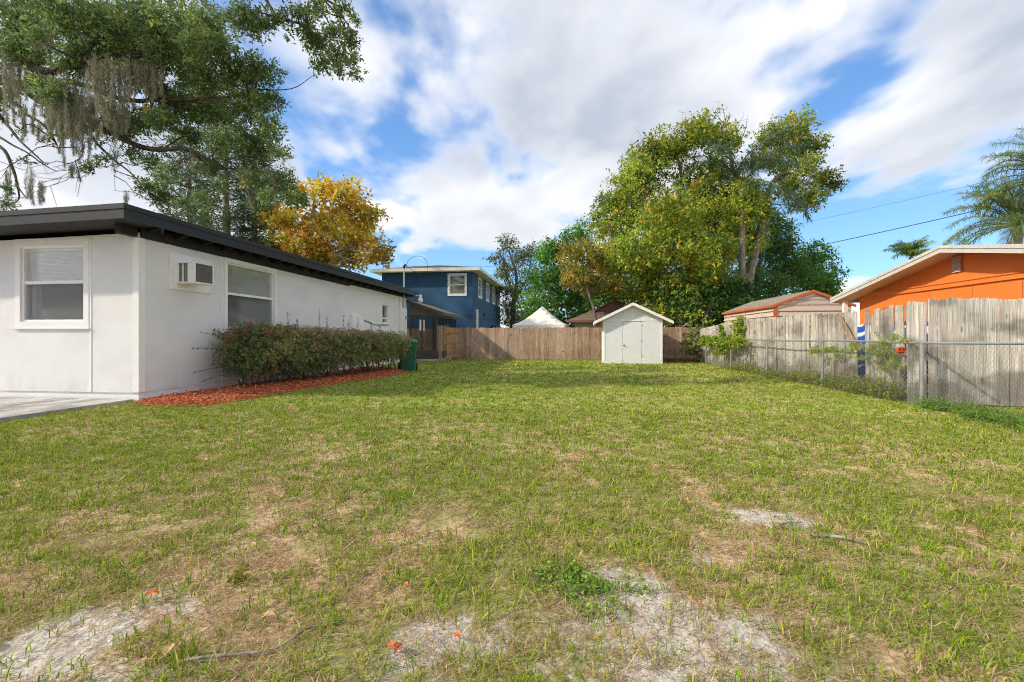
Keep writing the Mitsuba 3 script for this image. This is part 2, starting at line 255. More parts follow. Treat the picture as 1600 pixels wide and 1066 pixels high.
OAK_LIMBS = [[(-22.85,9.71,4.66,0.42),(-17.49,9.38,7.14,0.3),(-13.92,8.82,7.73,0.2),(-12.42,8.51,7.46,0.14),(-11.62,8.41,7.09,0.12),(-10.72,8.32,6.8,0.11),(-10.31,8.37,7.17,0.1),(-9.61,8.36,7.57,0.07),(-8.66,8.38,8.04,0.04)],[(-10.72,8.32,6.8,0.08),(-10.07,8.3,6.93,0.06),(-9.31,8.3,7.04,0.04),(-8.18,8.34,7.05,0.02)],[(-19.93,9.57,6.21,0.3),(-15.78,9.29,7.77,0.18),(-13.41,9.19,7.35,0.1),(-12.04,8.96,6.64,0.09),(-10.85,8.81,6.2,0.085),(-9.53,8.77,5.5,0.085),(-8.89,8.75,5.29,0.075),(-7.97,8.67,5.18,0.06),(-7.29,8.65,4.83,0.045),(-6.79,8.61,4.4,0.025)],[(-7.97,8.67,5.18,0.04),(-7.38,8.84,4.82,0.03),(-6.7,9.03,4.77,0.015)],[(-19.93,9.57,6.21,0.28),(-16.4,9.31,8.62,0.16),(-14.14,9.2,7.44,0.12),(-12.16,9.04,6.99,0.09),(-11.1,8.88,6.9,0.08),(-9.53,8.77,6.34,0.065),(-8.26,8.73,6.23,0.055),(-7.37,8.74,6.29,0.04),(-6.5,8.75,6.37,0.02)],[(-17.49,9.38,7.14,0.12),(-14.05,8.91,6.08,0.07),(-12.42,8.51,5.38,0.05),(-11.9,8.37,4.85,0.04),(-11.67,8.3,4.43,0.025),(-11.36,8.24,4.13,0.01)],[(-12.92,8.85,6.28,0.05),(-12.41,8.71,5.82,0.04),(-11.86,8.58,5.38,0.03),(-11.26,8.55,4.95,0.015)],[(-12.67,8.68,5.68,0.035),(-11.86,8.58,5.26,0.025),(-10.94,8.49,4.77,0.012)],[(-12.48,8.9,6.5,0.05),(-11.88,8.78,6.03,0.04),(-11.3,8.65,5.66,0.03),(-10.87,8.5,5.16,0.012)],[(-10.85,8.81,6.2,0.05),(-10.22,8.69,5.41,0.04),(-9.57,8.67,4.88,0.025),(-8.93,8.65,4.37,0.015),(-8.31,8.63,3.99,0.008)],[(-16.4,9.31,8.62,0.16),(-12.04,8.96,9.79,0.12),(-8.75,8.77,9.57,0.1),(-6.69,8.63,8.7,0.07),(-6.1,8.6,7.99,0.045),(-5.65,8.56,7.63,0.03),(-4.95,8.55,7.24,0.018),(-4.57,8.59,6.86,0.008)],[(-6.69,8.63,8.7,0.06),(-5.39,8.59,8.28,0.04),(-4.57,8.59,7.69,0.025),(-4.38,8.62,7.05,0.01)],[(-8.75,8.77,9.57,0.07),(-7.5,8.73,8.05,0.05),(-7.22,8.66,7.44,0.03),(-7.16,8.67,6.64,0.015)]]
CAMPHOR_LIMBS = [[(6.19,26.18,-0.04,0.34),(6.11,26.27,1.45,0.28),(6.5,26.63,2.89,0.25),(6.95,27.29,5.14,0.2),(6.92,27.89,8.25,0.13),(6.5,28.44,11.87,0.06)],[(6.5,26.63,2.89,0.17),(5.08,26.85,4.75,0.14),(2.97,27.19,5.95,0.08),(2.26,27.5,7.92,0.04)],[(6.95,27.29,5.14,0.14),(4.9,27.84,8.3,0.09),(4.21,28.15,11.1,0.04)],[(6.95,27.29,5.14,0.12),(8.5,27.79,8.17,0.08),(9.18,28.78,12.26,0.03)],[(6.11,26.27,1.45,0.12),(6.32,25.9,1.87,0.08),(6.69,25.64,2.13,0.04)]]
LEAN_LIMBS = [[(10.67,29.07,-0.08,0.4),(10.63,29.06,3.79,0.33),(10.86,29.19,5.35,0.3),(11.44,29.47,7.34,0.25),(11.96,29.74,8.96,0.2),(12.39,29.99,10.6,0.16),(13.92,30.49,12.1,0.1),(15.42,30.88,13.39,0.04)],[(12.39,29.99,10.6,0.1),(13.47,30.33,11.39,0.08),(15.96,30.85,11.14,0.03)],[(10.67,29.07,4.56,0.22),(11.01,29.01,6.09,0.2),(11.47,29.07,8.02,0.16)],[(11.96,29.74,8.96,0.12),(10.09,29.3,11.25,0.1),(9.7,29.25,12.62,0.07),(9.5,29.22,13.99,0.035),(9.31,29.2,15.16,0.012)],[(9.7,29.25,12.62,0.05),(10.47,29.35,13.4,0.03),(10.78,29.39,14.77,0.01)],[(9.5,29.22,13.99,0.03),(8.84,29.14,14.85,0.015),(8.73,29.13,15.35,0.008)],[(10.09,29.3,11.25,0.08),(10.9,29.5,12.46,0.05),(12.2,29.97,13.57,0.02)]]
# ------------------------------------------------------------------ ground
SAND = [(-1.82, 1.8, .17, .8), (-2.0, 1.62, .15, .8), (-1.75, 1.42, .22, .6), (-2.15, 1.45, .18, .7), (-0.5, 1.72, .16, .8), (-0.33, 1.82, .16, .9), (0.22, 2.3, .15, .8), (0.31, 2.07, .22, 1.), (0.64, 1.94, .24, .95), (0.49, 1.68, .3, .9),
        (1.24, 3.25, .20, .75), (0.8, 2.61, .22, .7), (-0.59, 1.6, .16, .7), (1.47, 3.23, .18, .6), (-2.0, 2.4, .3, .45), (1.77, 2.73, .3, .35), (1.15, 2.18, .25, .4), (0.1, 1.9, .3, .5), (3.0, 3.7, .3, .4), (-1.2, 1.5, .4, .45), (0.95, 1.55, .3, .6)]
GK = 1000000.0
def g_sand(x, y):                                        # how bare the ground is, 0..1
    s = 0
    for a, b, r, w in SAND: s = s + .82 * w * np.exp(-((x - a) ** 2 * 0.6 + (y - b) ** 2 * 1.6) / (r * r) * 0.7)
    q = np.stack([x * 3.1, y * 3.1, x * 0], -1) + GK
    q2 = np.stack([x * 11, y * 11, x * 0], -1) + GK
    return np.clip(s * (0.15 + 0.95 * meshkit.noise(q) + 0.75 * meshkit.noise(q2)) - 0.12, 0, 1)
def d_sand(p):
    s = mi.Float(0)
    for a, b, r, w in SAND: s = s + .82 * w * dr.exp(-(dr.square(p.x - a) * 0.6 + dr.square(p.y - b) * 1.6) / (r * r) * 0.7)
    return dr.clip(s * (0.15 + 0.95 * noise(p.x * 3.1, p.y * 3.1, 0) + 0.75 * noise(p.x * 11, p.y * 11, 0)) - 0.12, 0, 1)
def ground_col(p, n, uv):
    s = d_sand(p)
    f1 = fbm(p.x * 26, p.y * 26, 0, 4); f2 = fbm(p.x * 2.3, p.y * 2.3, 3, 3); f3 = fbm(p.x * 90, p.y * 90, 0, 2)
    f4 = fbm(p.x * 60, p.y * 60, 5, 3)
    thatch = mix((0.26, 0.17, 0.09), (0.50, 0.36, 0.21), smoothstep(0.3, 0.7, f1 * 0.4 + f4 * 0.6))
    thatch = mix(thatch, (0.16, 0.19, 0.035), 0.6 * smoothstep(0.42, 0.6, f2))
    far = smoothstep(3.0, 9.0, p.y)
    green = mix((0.15, 0.21, 0.028), (0.30, 0.32, 0.06), smoothstep(0.3, 0.7, f1))
    c = mix(thatch, green, far * (0.45 + 0.5 * smoothstep(0.3, 0.6, f2)))
    sand = mix((0.34, 0.29, 0.24), (0.56, 0.515, 0.46), smoothstep(0.25, 0.7, f1 * 0.5 + f3 * 0.5))
    sand = mix(sand, (0.16, 0.12, 0.09), 0.7 * smoothstep(0.62, 0.75, f3))
    return mix(c, sand, 0.92 * smoothstep(0.22, 0.80, s + 0.6 * (f1 - 0.5) + 0.3 * (f4 - 0.5)))
def ground_bump(p, n, uv): return fbm(p.x * 30, p.y * 30, 0, 4)
mat('m_ground', proc(ground_col), 0.95, proc(ground_bump, 2e-3), 0.02)
def gz(x, y):
    q = np.stack([x * 0.9, y * 0.9, x * 0 + 7.5], -1)
    r = np.stack([x * 7, y * 7, x * 0 + 2.5], -1)
    fade = np.clip((20 - np.hypot(x, y)) / 12, 0, 1)
    return ((meshkit.noise(q) - 0.5) * 0.05 + (meshkit.noise(r) - 0.5) * 0.012) * fade
def grid(xs, ys, zf):
    X, Y = np.meshgrid(xs, ys); v = np.stack([X, Y, zf(X, Y)], -1).reshape(-1, 3); n = len(xs)
    i, j = np.meshgrid(np.arange(len(ys) - 1), np.arange(n - 1), indexing='ij')
    f = np.stack([i * n + j, i * n + j + 1, (i + 1) * n + j + 1, (i + 1) * n + j], -1).reshape(-1, 4)
    return v, f
def spread(fine0, fine1, step, far, k):
    a = np.arange(fine0, fine1 + 1e-6, step); g = np.geomspace(step * 4, far, k)
    return np.concatenate([fine0 - g[::-1], a, fine1 + g])
struct('lawn_ground', grid(spread(-9, 8, 0.09, 1500, 22), spread(-1, 14, 0.09, 1500, 22), gz), 'm_ground', 'sandy earth and dry thatch under the patchy lawn', smooth=True)

def slab_col(p, n, uv):
    t = fbm(p.x * 2.2, p.y * 2.2, 0, 4); u = fbm(p.x * 14, p.y * 14, 2, 3)
    c = mix((0.27, 0.255, 0.235), (0.44, 0.425, 0.40), smoothstep(0.3, 0.7, t)) * (0.8 + 0.4 * u)
    return mix(c, (0.12, 0.10, 0.08), 0.7 * smoothstep(0.6, 0.78, fbm(p.x * 6, p.y * 1.5, 9, 3)))
mat('m_concrete', proc(slab_col), 0.9, proc(ground_bump, 2e-3), 0.006)
struct('concrete_patio', [prism([(-16, 7.47), (-16, -1), (-8.05, -1), (-8.0, 7.47)], -0.1, 0.055)], 'm_concrete', 'worn grey concrete patio slab along the white house front')
# mulch bed
def mulch_col(p, n, uv):
    t = fbm(p.x * 40, p.y * 40, 0, 3)
    return mix((0.11, 0.025, 0.012), (0.58, 0.165, 0.06), smoothstep(0.25, 0.75, t))
mat('m_mulch', proc(mulch_col), 0.95, proc(ground_bump, 2e-3), 0.03)
MULCH = [(-7.90, 7.35), (-7.3, 7.0), (-6.3, 7.05), (-6.05, 8.2), (-5.98, 9.6), (-5.78, 11.2), (-5.55, 12.7), (-5.32, 14.2), (-5.45, 15.0), (-6.2, 16.0), (-7.90, 16.6)]
import shapely
_mp = shapely.Polygon(MULCH)
def mulch_h(x, y):
    d = shapely.distance(_mp.exterior, shapely.points(x, y)); ins = shapely.contains_xy(_mp, x, y)
    return np.where(ins, 0.09 * np.clip(d / 0.45, 0, 1) ** 0.6, -0.05 * np.clip(d / 0.1, 0, 1)) + gz(x, y) + 0.018 * (meshkit.noise(np.stack([x * 9, y * 9, x * 0], -1)) - 0.3)
struct('mulch_bed', grid(np.arange(-7.92, -4.7, 0.06), np.arange(6.6, 16.9, 0.06), mulch_h), 'm_mulch', 'bed of red wood mulch under the hedge', smooth=True)
# ------------------------------------------------------------------ white house
XW, YF, YB, XL = -7.93, 7.51, 21.55, -16.0
def ztop(x): return 3.14 + 0.022 * (x - XW)              # the roof falls a little to the west
def eave(x): return 3.46 + 0.022 * (x + 7.47)
hs = thing('white_house', 'single storey white stucco house with black flat eaves along the lawn', 'house')
W2, SW, FW = (9.70, 11.40, 1.42, 2.95), (18.55, 19.17, 1.81, 2.60), (-10.48, -9.09, 1.50, 2.94)
part(hs, 'side_wall', wall_panel('x', XW - 0.2, 0.2, YF, YB, 0.165, lambda y: 3.14, [W2, SW]), 'm_stucco')
part(hs, 'front_wall', wall_panel('y', YF, 0.2, XL, XW - 0.2, 0.165, ztop, [FW]), 'm_stucco')
part(hs, 'rear_wall', [box(XL + 0.2, XW - 0.2, YB - 0.2, YB, 0, 3.1), box(XL, XL + 0.2, YF + 0.2, YB, 0, 2.95)], 'm_stucco')
part(hs, 'foundation', [box(XL + .03, XW - 0.03, YF + 0.025, YF + 0.2, -0.1, 0.16), box(XW - 0.2, XW - 0.025, YF + 0.2, YB, -0.1, 0.16)], 'm_white_trim')
part(hs, 'interior_floor', box(XL + .2, XW - .2, YF + .2, YB - .2, 0.0, 0.14), 'm_interior')
part(hs, 'interior_partition', [box(XL + .2, XW - .2, YF + 2.0, YF + 2.1, 0.14, 2.9), box(XW - 1.6, XW - 1.5, YF + 2.1, YB - .2, 0.14, 2.9)], 'm_interior')
part(hs, 'corner_board', [box(XW - 0.115, XW + 0.012, YF - 0.016, YF - 0.001, 0.175, 3.05), box(XW + 0.001, XW + 0.014, YF + 0.001, YF + 0.11, 0.175, 3.05)], 'm_white_trim')
part(hs, 'wall_batten', [box(XW + 0.001, XW + 0.012, 9.53, 9.56, 0.18, 3.12)], 'm_white_trim')
part(hs, 'wall_batten', [box(XW + 0.001, XW + 0.012, 20.05, 20.08, 0.18, 3.12)], 'm_white_trim')
part(hs, 'wall_batten', [box(-8.97, -8.93, YF - 0.012, YF - 0.001, 0.18, 3.10)], 'm_white_trim')
part(hs, 'frieze_board', [box(XW + 0.001, XW + 0.04, YF + 0.02, 15.6, 3.05, 3.26), box(XW + 0.001, XW + 0.035, 15.601, YB, 3.11, 3.26)], 'm_dark_soffit')
# roof: deck, fascia boards, drip edge, rafters
EX, EY, EB = -7.47, 6.80, 22.0
def deck(x0, x1, y0, y1, top, bot):
    return hexa([(x0, y0, bot(x0)), (x1, y0, bot(x1)), (x1, y1, bot(x1)), (x0, y1, bot(x0))], [(x0, y0, top(x0)), (x1, y0, top(x1)), (x1, y1, top(x1)), (x0, y1, top(x0))])
rf = part(hs, 'roof', [deck(XL - 0.6, EX - 0.03, EY + 0.03, EB - 0.03, lambda x: eave(x) - 0.01, lambda x: eave(x) - 0.07),
                       deck(XL - 0.6, EX - 0.35, EY + 0.35, EB - 0.3, lambda x: eave(x) + 0.035, lambda x: eave(x) - 0.005)], 'm_roof_black')
part(rf, 'fascia_board', [deck(XL - 0.6, EX, EY, EY + 0.026, lambda x: eave(x) - 0.085, lambda x: eave(x) - 0.245)], 'm_black_trim')
part(rf, 'fascia_board', [deck(EX - 0.026, EX, EY + 0.027, EB, lambda x: 3.46 - 0.085, lambda x: 3.46 - 0.245)], 'm_black_trim')
part(rf, 'drip_edge', [deck(XL - 0.6, EX + 0.016, EY - 0.016, EY + 0.01, lambda x: eave(x) + 0.005, lambda x: eave(x) - 0.083)], 'm_black_trim')
part(rf, 'drip_edge', [deck(EX - 0.01, EX + 0.016, EY + 0.011, EB + 0.016, lambda x: 3.465, lambda x: 3.46 - 0.083)], 'm_black_trim')
part(rf, 'front_soffit', [deck(XL - 0.6, EX - 0.03, EY + 0.03, YF + 0.0, lambda x: eave(x) - 0.2, lambda x: eave(x) - 0.222)], 'm_dark_soffit')
part(rf, 'beam_end', box(-8.06, -7.94, YF - 0.34, YF - 0.02, 3.06, 3.235), 'm_dark_soffit')
for y in np.arange(YF + 0.12, EB - 0.1, 0.61):
    part(rf, 'rafter_tail', extr([(XW + 0.042, 3.17), (EX - 0.03, 3.25), (EX - 0.03, 3.385), (XW + 0.042, 3.385)], 'y', y, y + 0.045), 'm_dark_soffit')
part(rf, 'pipe_bracket', [tube([(EX - .02, 7.55, 3.27), (EX - .3, 7.55, 3.29)], .012, 6), box(EX - .03, EX - .01, 7.53, 7.57, 3.12, 3.28)], 'm_black_trim')

def window(parent, axis, at, out, u0, u1, z0, z1, trim, label=None, blind=True, mid=None, sill=True):
    """at: the wall face; out: +1/-1 direction of the outside along the axis."""
    def bx(a0, a1, c0, c1, d0, d1):                      # u range, z range, depth range measured outwards from the wall face
        p, q = at + out * d0, at + out * d1; lo, hi = min(p, q), max(p, q)
        return box(lo, hi, a0, a1, c0, c1) if axis == 'x' else box(a0, a1, lo, hi, c0, c1)
    w = part(parent, 'window', [bx(u0, u0 + .035, z0, z1, -.16, -.02), bx(u1 - .035, u1, z0, z1, -.16, -.02), bx(u0 + .036, u1 - .036, z1 - .035, z1, -.16, -.02), bx(u0 + .036, u1 - .036, z0, z0 + .035, -.16, -.02)], 'm_white_trim', label=label)
    if trim:
        t = trim; part(w, 'trim_board', [bx(u0 - t, u0 - .002, z0 - t, z1 + t, .001, .022), bx(u1 + .002, u1 + t, z0 - t, z1 + t, .001, .022), bx(u0 - .001, u1 + .001, z1 + .002, z1 + t, .001, .022), bx(u0 - .001, u1 + .001, z0 - t, z0 - .002, .001, .022)], 'm_white_trim')
        if sill: part(w, 'sill', bx(u0 - t - .03, u1 + t + .02, z0 - t - .03, z0 - t - .002, .001, .045), 'm_white_trim')
    m = mid or (z0 + z1) / 2
    part(w, 'meeting_rail', bx(u0 + .036, u1 - .036, m - .03, m + .03, -.10, -.03), 'm_white_trim')
    part(w, 'pane', bx(u0 + .036, u1 - .036, m + .031, z1 - .036, -.062, -.061), 'm_glass')
    part(w, 'pane', bx(u0 + .036, u1 - .036, z0 + .036, m - .031, -.082, -.081), 'm_glass')
    if blind: part(w, 'insect_screen', bx(u0 + .036, u1 - .036, z0 + .036, m - .031, -.045, -.044), 'm_insect_screen')
    if blind:
        n = int((z1 - z0 - .1) / 0.026); sl = []
        for i in range(n):
            z = z0 + 0.03 + i * 0.026
            a = bx(u0 + .06, u1 - .06, z, z + .0225, -.122, -.120)
            v = a[0].copy(); k = 0 if axis == 'x' else 1
            v[:, k] += -out * (v[:, 2] - z) * 0.35; sl.append((v, a[1]))
        sl.append(bx(u0 + .05, u1 - .05, z1 - .075, z1 - .04, -.15, -.115))
        part(w, 'blind', sl, 'm_blind', kind='stuff')
    return w
window(hs, 'y', YF, -1, *FW, 0.115, 'double hung window with closed blinds and white trim above the patio', mid=2.25)
window(hs, 'x', XW, 1, *W2, 0.10, 'wide window with lowered blinds above the hedge', mid=2.23)
window(hs, 'x', XW, 1, *SW, 0.03, 'small dark window near the meter box', blind=False, mid=2.02)
# head trims up to the soffit and side strips
part(hs, 'window_head_board', [box(-10.60, -8.975, YF - .018, YF - .001, 3.058, 3.085)], 'm_white_trim')
# window air conditioner on its panel
ac = thing('air_conditioner', 'window air conditioner in a white panel on the house wall', 'air conditioner')
part(ac, 'mounting_panel', bevel_box(XW + 0.001, XW + 0.03, 8.14, 9.19, 2.16, 2.91, .006), 'm_white_trim')
A0, A1, AZ0, AZ1, AX = 8.29, 8.80, 2.31, 2.715, XW + 0.43
part(ac, 'casing', [box(XW + .031, AX, A0, A1, AZ1 - .012, AZ1), box(XW + .031, AX + .01, A0 - .01, A1 + .01, AZ0 - .012, AZ0 + .012), box(XW + .031, AX, A1 - .012, A1, AZ0 + .013, AZ1 - .013),
                    box(AX - .15, AX, A0, A0 + .012, AZ0 + .013, AZ1 - .013), box(XW + .031, XW + .08, A0, A0 + .012, AZ0 + .013, AZ1 - .013), box(XW + .16, XW + .185, A0, A0 + .012, AZ0 + .013, AZ1 - .013),
                    box(AX - .02, AX, A0 + .013, A0 + .035, AZ0 + .013, AZ1 - .013), box(AX - .02, AX, A1 - .03, A1 - .013, AZ0 + .013, AZ1 - .013)], 'm_white_trim')
part(ac, 'side_grille', [box(XW + .04, AX - .16, A0 + .02, A0 + .03, AZ0 + .02, AZ1 - .02)], 'm_dark_grille')
part(ac, 'condenser_grille', [box(AX - .03, AX - .02, A0 + .036, A1 - .031, AZ0 + .014, AZ1 - .014)] + [box(AX - .019, AX - .008, y, y + .004, AZ0 + .014, AZ1 - .014) for y in np.arange(A0 + .04, A1 - .035, .012)], 'm_dark_grille')
# electricity: meter box, conduit mast
mb = thing('meter_box', 'white electricity meter box with round meter at the end of the house wall', 'meter box')
part(mb, 'cabinet', bevel_box(XW + .002, XW + .17, 20.72, 21.08, 1.42, 2.56, .01), 'm_white_trim')
part(mb, 'cabinet', bevel_box(XW + .002, XW + .14, 20.42, 20.70, 1.50, 2.58, .01), 'm_white_trim')
mt = trimesh.creation.cylinder(.085, .09, sections=20); 
part(mb, 'meter_dial', (trimesh.transform_points(mt.vertices, trimesh.transformations.rotation_matrix(math.pi / 2, [0, 1, 0])) + [XW + .21, 20.9, 2.15], mt.faces), 'm_grey_metal', 30)
part(mb, 'conduit', [tube([(XW + .06, y, 2.5), (XW + .06, y, 3.10)], .022, 8) for y in (20.5, 20.58)], 'm_white_trim')
ms = thing('service_mast', 'grey conduit mast with weatherhead rising through the black eave', 'mast')
part(ms, 'pipe', tube([(XW + .09, 20.9, 2.5), (XW + .09, 20.9, 4.45)], .035, 10), 'm_galv', 40)
part(ms, 'weatherhead', [tube([(XW + .09, 20.9, 4.4), (XW + .09, 20.9, 4.58), (XW + .16, 20.86, 4.64), (XW + .25, 20.82, 4.58)], [.045, .055, .055, .03], 10)], 'm_wire', 40)
part(ms, 'drip_loop', [tube(smooth_line([(XW + .22, 20.84, 4.58, .012), (XW + .4, 20.8, 4.9, .012), (XW + .85, 20.85, 5.05, .012), (XW + 1.15, 21, 4.85, .012), (XW + 1.2, 21.1, 4.35, .012)])[:, :3], .011, 5),
                       tube(smooth_line([(XW + .22, 20.84, 4.56, .012), (XW + .5, 20.9, 4.4, .012), (XW + .9, 21, 4.2, .012)])[:, :3], .011, 5)], 'm_wire')
sc_ = thing('service_box', 'small white utility box on the house wall above the hedge', 'utility box')
part(sc_, 'cover', [bevel_box(XW + .002, XW + .12, 15.65, 16.05, 1.46, 2.03, .012), bevel_box(XW + .002, XW + .16, 16.06, 16.5, 1.44, 1.98, .012)], 'm_white_trim')
part(sc_, 'base_tray', box(XW + .002, XW + .2, 15.6, 16.55, 1.40, 1.435), 'm_wire')
cp = thing('wall_conduit', 'thin dark cable sagging along the white wall below the small window', 'cable')
solo(cp, tube(smooth_line([(XW + .02, 16.6, 1.90, 0), (XW + .02, 17.3, 1.78, 0), (XW + .02, 17.9, 1.71, 0), (XW + .02, 19.2, 1.735, 0)])[:, :3], .013, 5), 'm_wire')
lm = thing('jar_lamp', 'white globe lamp hanging off the far corner of the eave', 'lamp')
def lathe(prof, at, sides=20):
    m = trimesh.creation.revolve(np.array(prof), sections=sides); return np.array(m.vertices) + np.array(at), np.array(m.faces)
LP = (-7.24, 21.5, 2.88)
part(lm, 'shade', lathe([(0, 0), (.07, .005), (.11, .05), (.125, .12), (.12, .19), (.09, .23), (0, .235)], LP), 'm_white_trim', 40)
part(lm, 'collar', [lathe([(0, .236), (.085, .236), (.085, .27), (.07, .28), (.07, .40), (0, .40)], LP), tube([(LP[0], LP[1], LP[2] + .36), (EX - .03, LP[1], LP[2] + .36)], .02, 6)], 'm_white_trim', 30)

# ------------------------------------------------------------------ screened porch
po = thing('screen_porch', 'brown framed screened porch with sloping roof behind the white house', 'porch')
PX0, PX1, PY0, PY1 = -7.90, -6.47, 21.75, 25.6
def proof(x): return 3.02 + (x - PX0) * (2.40 - 3.02) / (-6.08 - PX0)
part(po, 'slab', box(PX0, PX1 + .06, PY0 - .1, PY1, -.05, .12), 'm_concrete')
pr = part(po, 'roof', deck(PX0, -6.08, PY0 - .35, PY1 + .3, proof, lambda x: proof(x) - .06), 'm_taupe')
part(pr, 'edge_trim', [deck(PX0, -6.05, PY0 - .37, PY0 - .352, lambda x: proof(x) + .015, lambda x: proof(x) - .12), deck(-6.079, -6.05, PY0 - .351, PY1 + .3, lambda x: 2.41, lambda x: 2.27)], 'm_brown_frame')
for x in (PX0 + .03, -7.27, PX1 - .07): part(po, 'post', box(x, x + .07, PY0, PY0 + .06, .12, 2.20), 'm_brown_frame')
for y in (PY0 + 1.9, PY1 - .06): part(po, 'post', box(PX1 - .07, PX1, y, y + .06, .12, 2.20), 'm_brown_frame')
part(po, 'post', box(PX0 + .03, PX0 + .1, PY1 - .06, PY1, .12, 2.20), 'm_brown_frame')
part(po, 'header_beam', [box(PX0, PX1, PY0 - .005, PY0 + .065, 2.201, 2.30), box(PX1 - .075, PX1 + .005, PY0 + .066, PY1, 2.201, 2.30), box(PX0, PX1 - .076, PY1 - .06, PY1, 2.201, 2.3)], 'm_brown_frame')
part(po, 'gable_infill', extr([(PX0, 2.301), (PX1, 2.301), (PX1, proof(PX1) - .065), (PX0, proof(PX0) - .065)], 'y', PY0 + .01, PY0 + .04), 'm_taupe')
part(po, 'kick_plate', [box(PX0 + .1, PX1 - .07, PY0 + .015, PY0 + .04, .13, .50), box(PX1 - .045, PX1 - .02, PY0 + .06, PY1 - .06, .13, .50)], 'm_brown_frame')
part(po, 'sill_rail', [box(PX0 + .1, -7.271, PY0 + .01, PY0 + .05, .501, .55), box(-7.199, PX1 - .071, PY0 + .01, PY0 + .05, .501, .55)], 'm_brown_frame')
for a, b in ((PX0 + .1, -7.27), (-7.2, PX1 - .07)):
    part(po, 'screen_panel', box(a, b, PY0 + .03, PY0 + .031, .55, 2.20), 'm_screen')
for a, b in ((PY0 + .06, PY0 + 1.9), (PY0 + 1.96, PY1 - .06)): part(po, 'screen_panel', box(PX1 - .035, PX1 - .034, a, b, .50, 2.20), 'm_screen')
part(po, 'screen_panel', box(PX0 + .1, PX1 - .07, PY1 - .03, PY1 - .029, .12, 2.20), 'm_screen')
nt = thing('notice_board', 'white notice panel seen through the porch screen', 'panel')
solo(nt, [box(-7.86, -7.56, 23.2, 23.22, 1.55, 2.12), box(-7.80, -7.62, 23.19, 23.198, 1.62, 2.05)], 'm_white_trim')

# ------------------------------------------------------------------ wheeled bin
bn = thing('wheeled_bin', 'green wheeled rubbish bin at the far end of the hedge', 'bin')
BC, BR = (-5.70, 15.55, 0), math.radians(18)
def ring(w, d, z, r=.06, n=4):
    pts = []
    for cx, cy, a0 in ((w / 2 - r, d / 2 - r, 0), (-w / 2 + r, d / 2 - r, 90), (-w / 2 + r, -d / 2 + r, 180), (w / 2 - r, -d / 2 + r, 270)):
        for k in range(n + 1):
            a = math.radians(a0 + 90 * k / n); pts.append((cx + r * math.cos(a), cy + r * math.sin(a), z))
    return pts
def loft(rings, cap0=True, cap1=True):
    n = len(rings[0]); v = np.vstack([np.array(r) for r in rings]); f = []
    for i in range(len(rings) - 1):
        for j in range(n):
            a, b = i * n + j, i * n + (j + 1) % n; f += [[a, b, b + n], [a, b + n, a + n]]
    if cap0: f += [[0, k + 1, k] for k in range(1, n - 1)]
    if cap1: o = (len(rings) - 1) * n; f += [[o, o + k, o + k + 1] for k in range(1, n - 1)]
    return v, np.array(f)
def B(m): return move(m, BR, BC)
part(bn, 'body', B(loft([ring(.50, .56, .03), ring(.52, .58, .1), ring(.60, .68, .82), ring(.60, .68, .84), ring(.64, .73, .85), ring(.65, .74, .98), ring(.60, .69, .985)])), 'm_green_plastic', 35)
part(bn, 'lid', B(loft([ring(.68, .79, 1.0), ring(.69, .80, 1.04), ring(.62, .72, 1.10), ring(.4, .5, 1.135)])), 'm_lid_green', 35)
part(bn, 'handle', B([tube([(-.28, .40, 1.0), (-.28, .46, 1.02), (.28, .46, 1.02), (.28, .40, 1.0)], .018, 8)]), 'm_green_plastic', 40)
for sx in (-1, 1):
    wh = trimesh.creation.cylinder(.135, .06, sections=24)
    part(bn, 'wheel', B((trimesh.transform_points(wh.vertices, trimesh.transformations.rotation_matrix(math.pi / 2, [0, 1, 0])) + [sx * .31, .27, .135], wh.faces)), 'm_rubber', 30)
# ------------------------------------------------------------------ back fence, gate
def picket(w, h, t=0.018, ear=0.025):                     # dog-eared board, standing at the origin, face along x
    return extr([(0, 0), (w, 0), (w, h - ear), (w - ear, h), (ear, h), (0, h - ear)], 'y', -t / 2, t / 2)
def run_y(m, x, y, dx=0.0, twist=0.0):                     # turn a board so that its face runs along y
    v, f = m; v = np.stack([-v[:, 1], v[:, 0], v[:, 2]], 1); f = np.asarray(f)
    return v + [x, y, 0], f
def shear(m, ax=0.0, ay=0.0):
    v, f = m; v = np.array(v); v[:, 0] += ax * v[:, 2]; v[:, 1] += ay * v[:, 2]; return v, f
bf = thing('board_fence', 'reddish brown board fence across the end of the lawn', 'fence')
part(bf, 'rail', [box(-6.1, 7.2, 24.435, 24.475, z, z + .085) for z in (.3, .9, 1.45)], 'm_back_fence')
x = -6.10; i = 0
while x < 7.1:
    if not (1.9 < x < 3.9):
        m = picket(0.1385, 1.70 + rng.uniform(-.02, .02)); m = shear(m, rng.normal(0, .0015), rng.normal(0, .003))
        part(bf, 'picket', (m[0] + [x, 24.42 + rng.uniform(-.004, .004), .02 + rng.uniform(-.01, .01)], m[1]), 'm_back_fence')
    x += .14; i += 1
for x in (-6.2, -3.75, -1.3, 1.2): part(bf, 'post', box(x, x + .09, 24.48, 24.57, 0, 1.66), 'm_back_fence')
sf = thing('side_fence', 'short pale board fence between the porch and the gate', 'fence')
for k in range(5): 
    m = picket(0.125, 1.70); part(sf, 'picket', (m[0] + [-7.28 + .145 * k, 24.3, .14], m[1]), 'm_new_post')
part(sf, 'post', box(-6.40, -6.28, 21.8, 21.92, 0, 1.76), 'm_new_post')
part(sf, 'rail', [box(-7.3, -6.5, 24.315, 24.35, z, z + .08) for z in (.4, 1.4)], 'm_new_post')
pf = thing('board_fence', 'brown board fence behind the porch, seen through its screens', 'fence')
for k in range(40):
    m = picket(.1385, 1.70 + rng.uniform(-.02, .02)); part(pf, 'picket', (m[0] + [-12.2 + .14 * k, 26.1, .02], m[1]), 'm_back_fence')
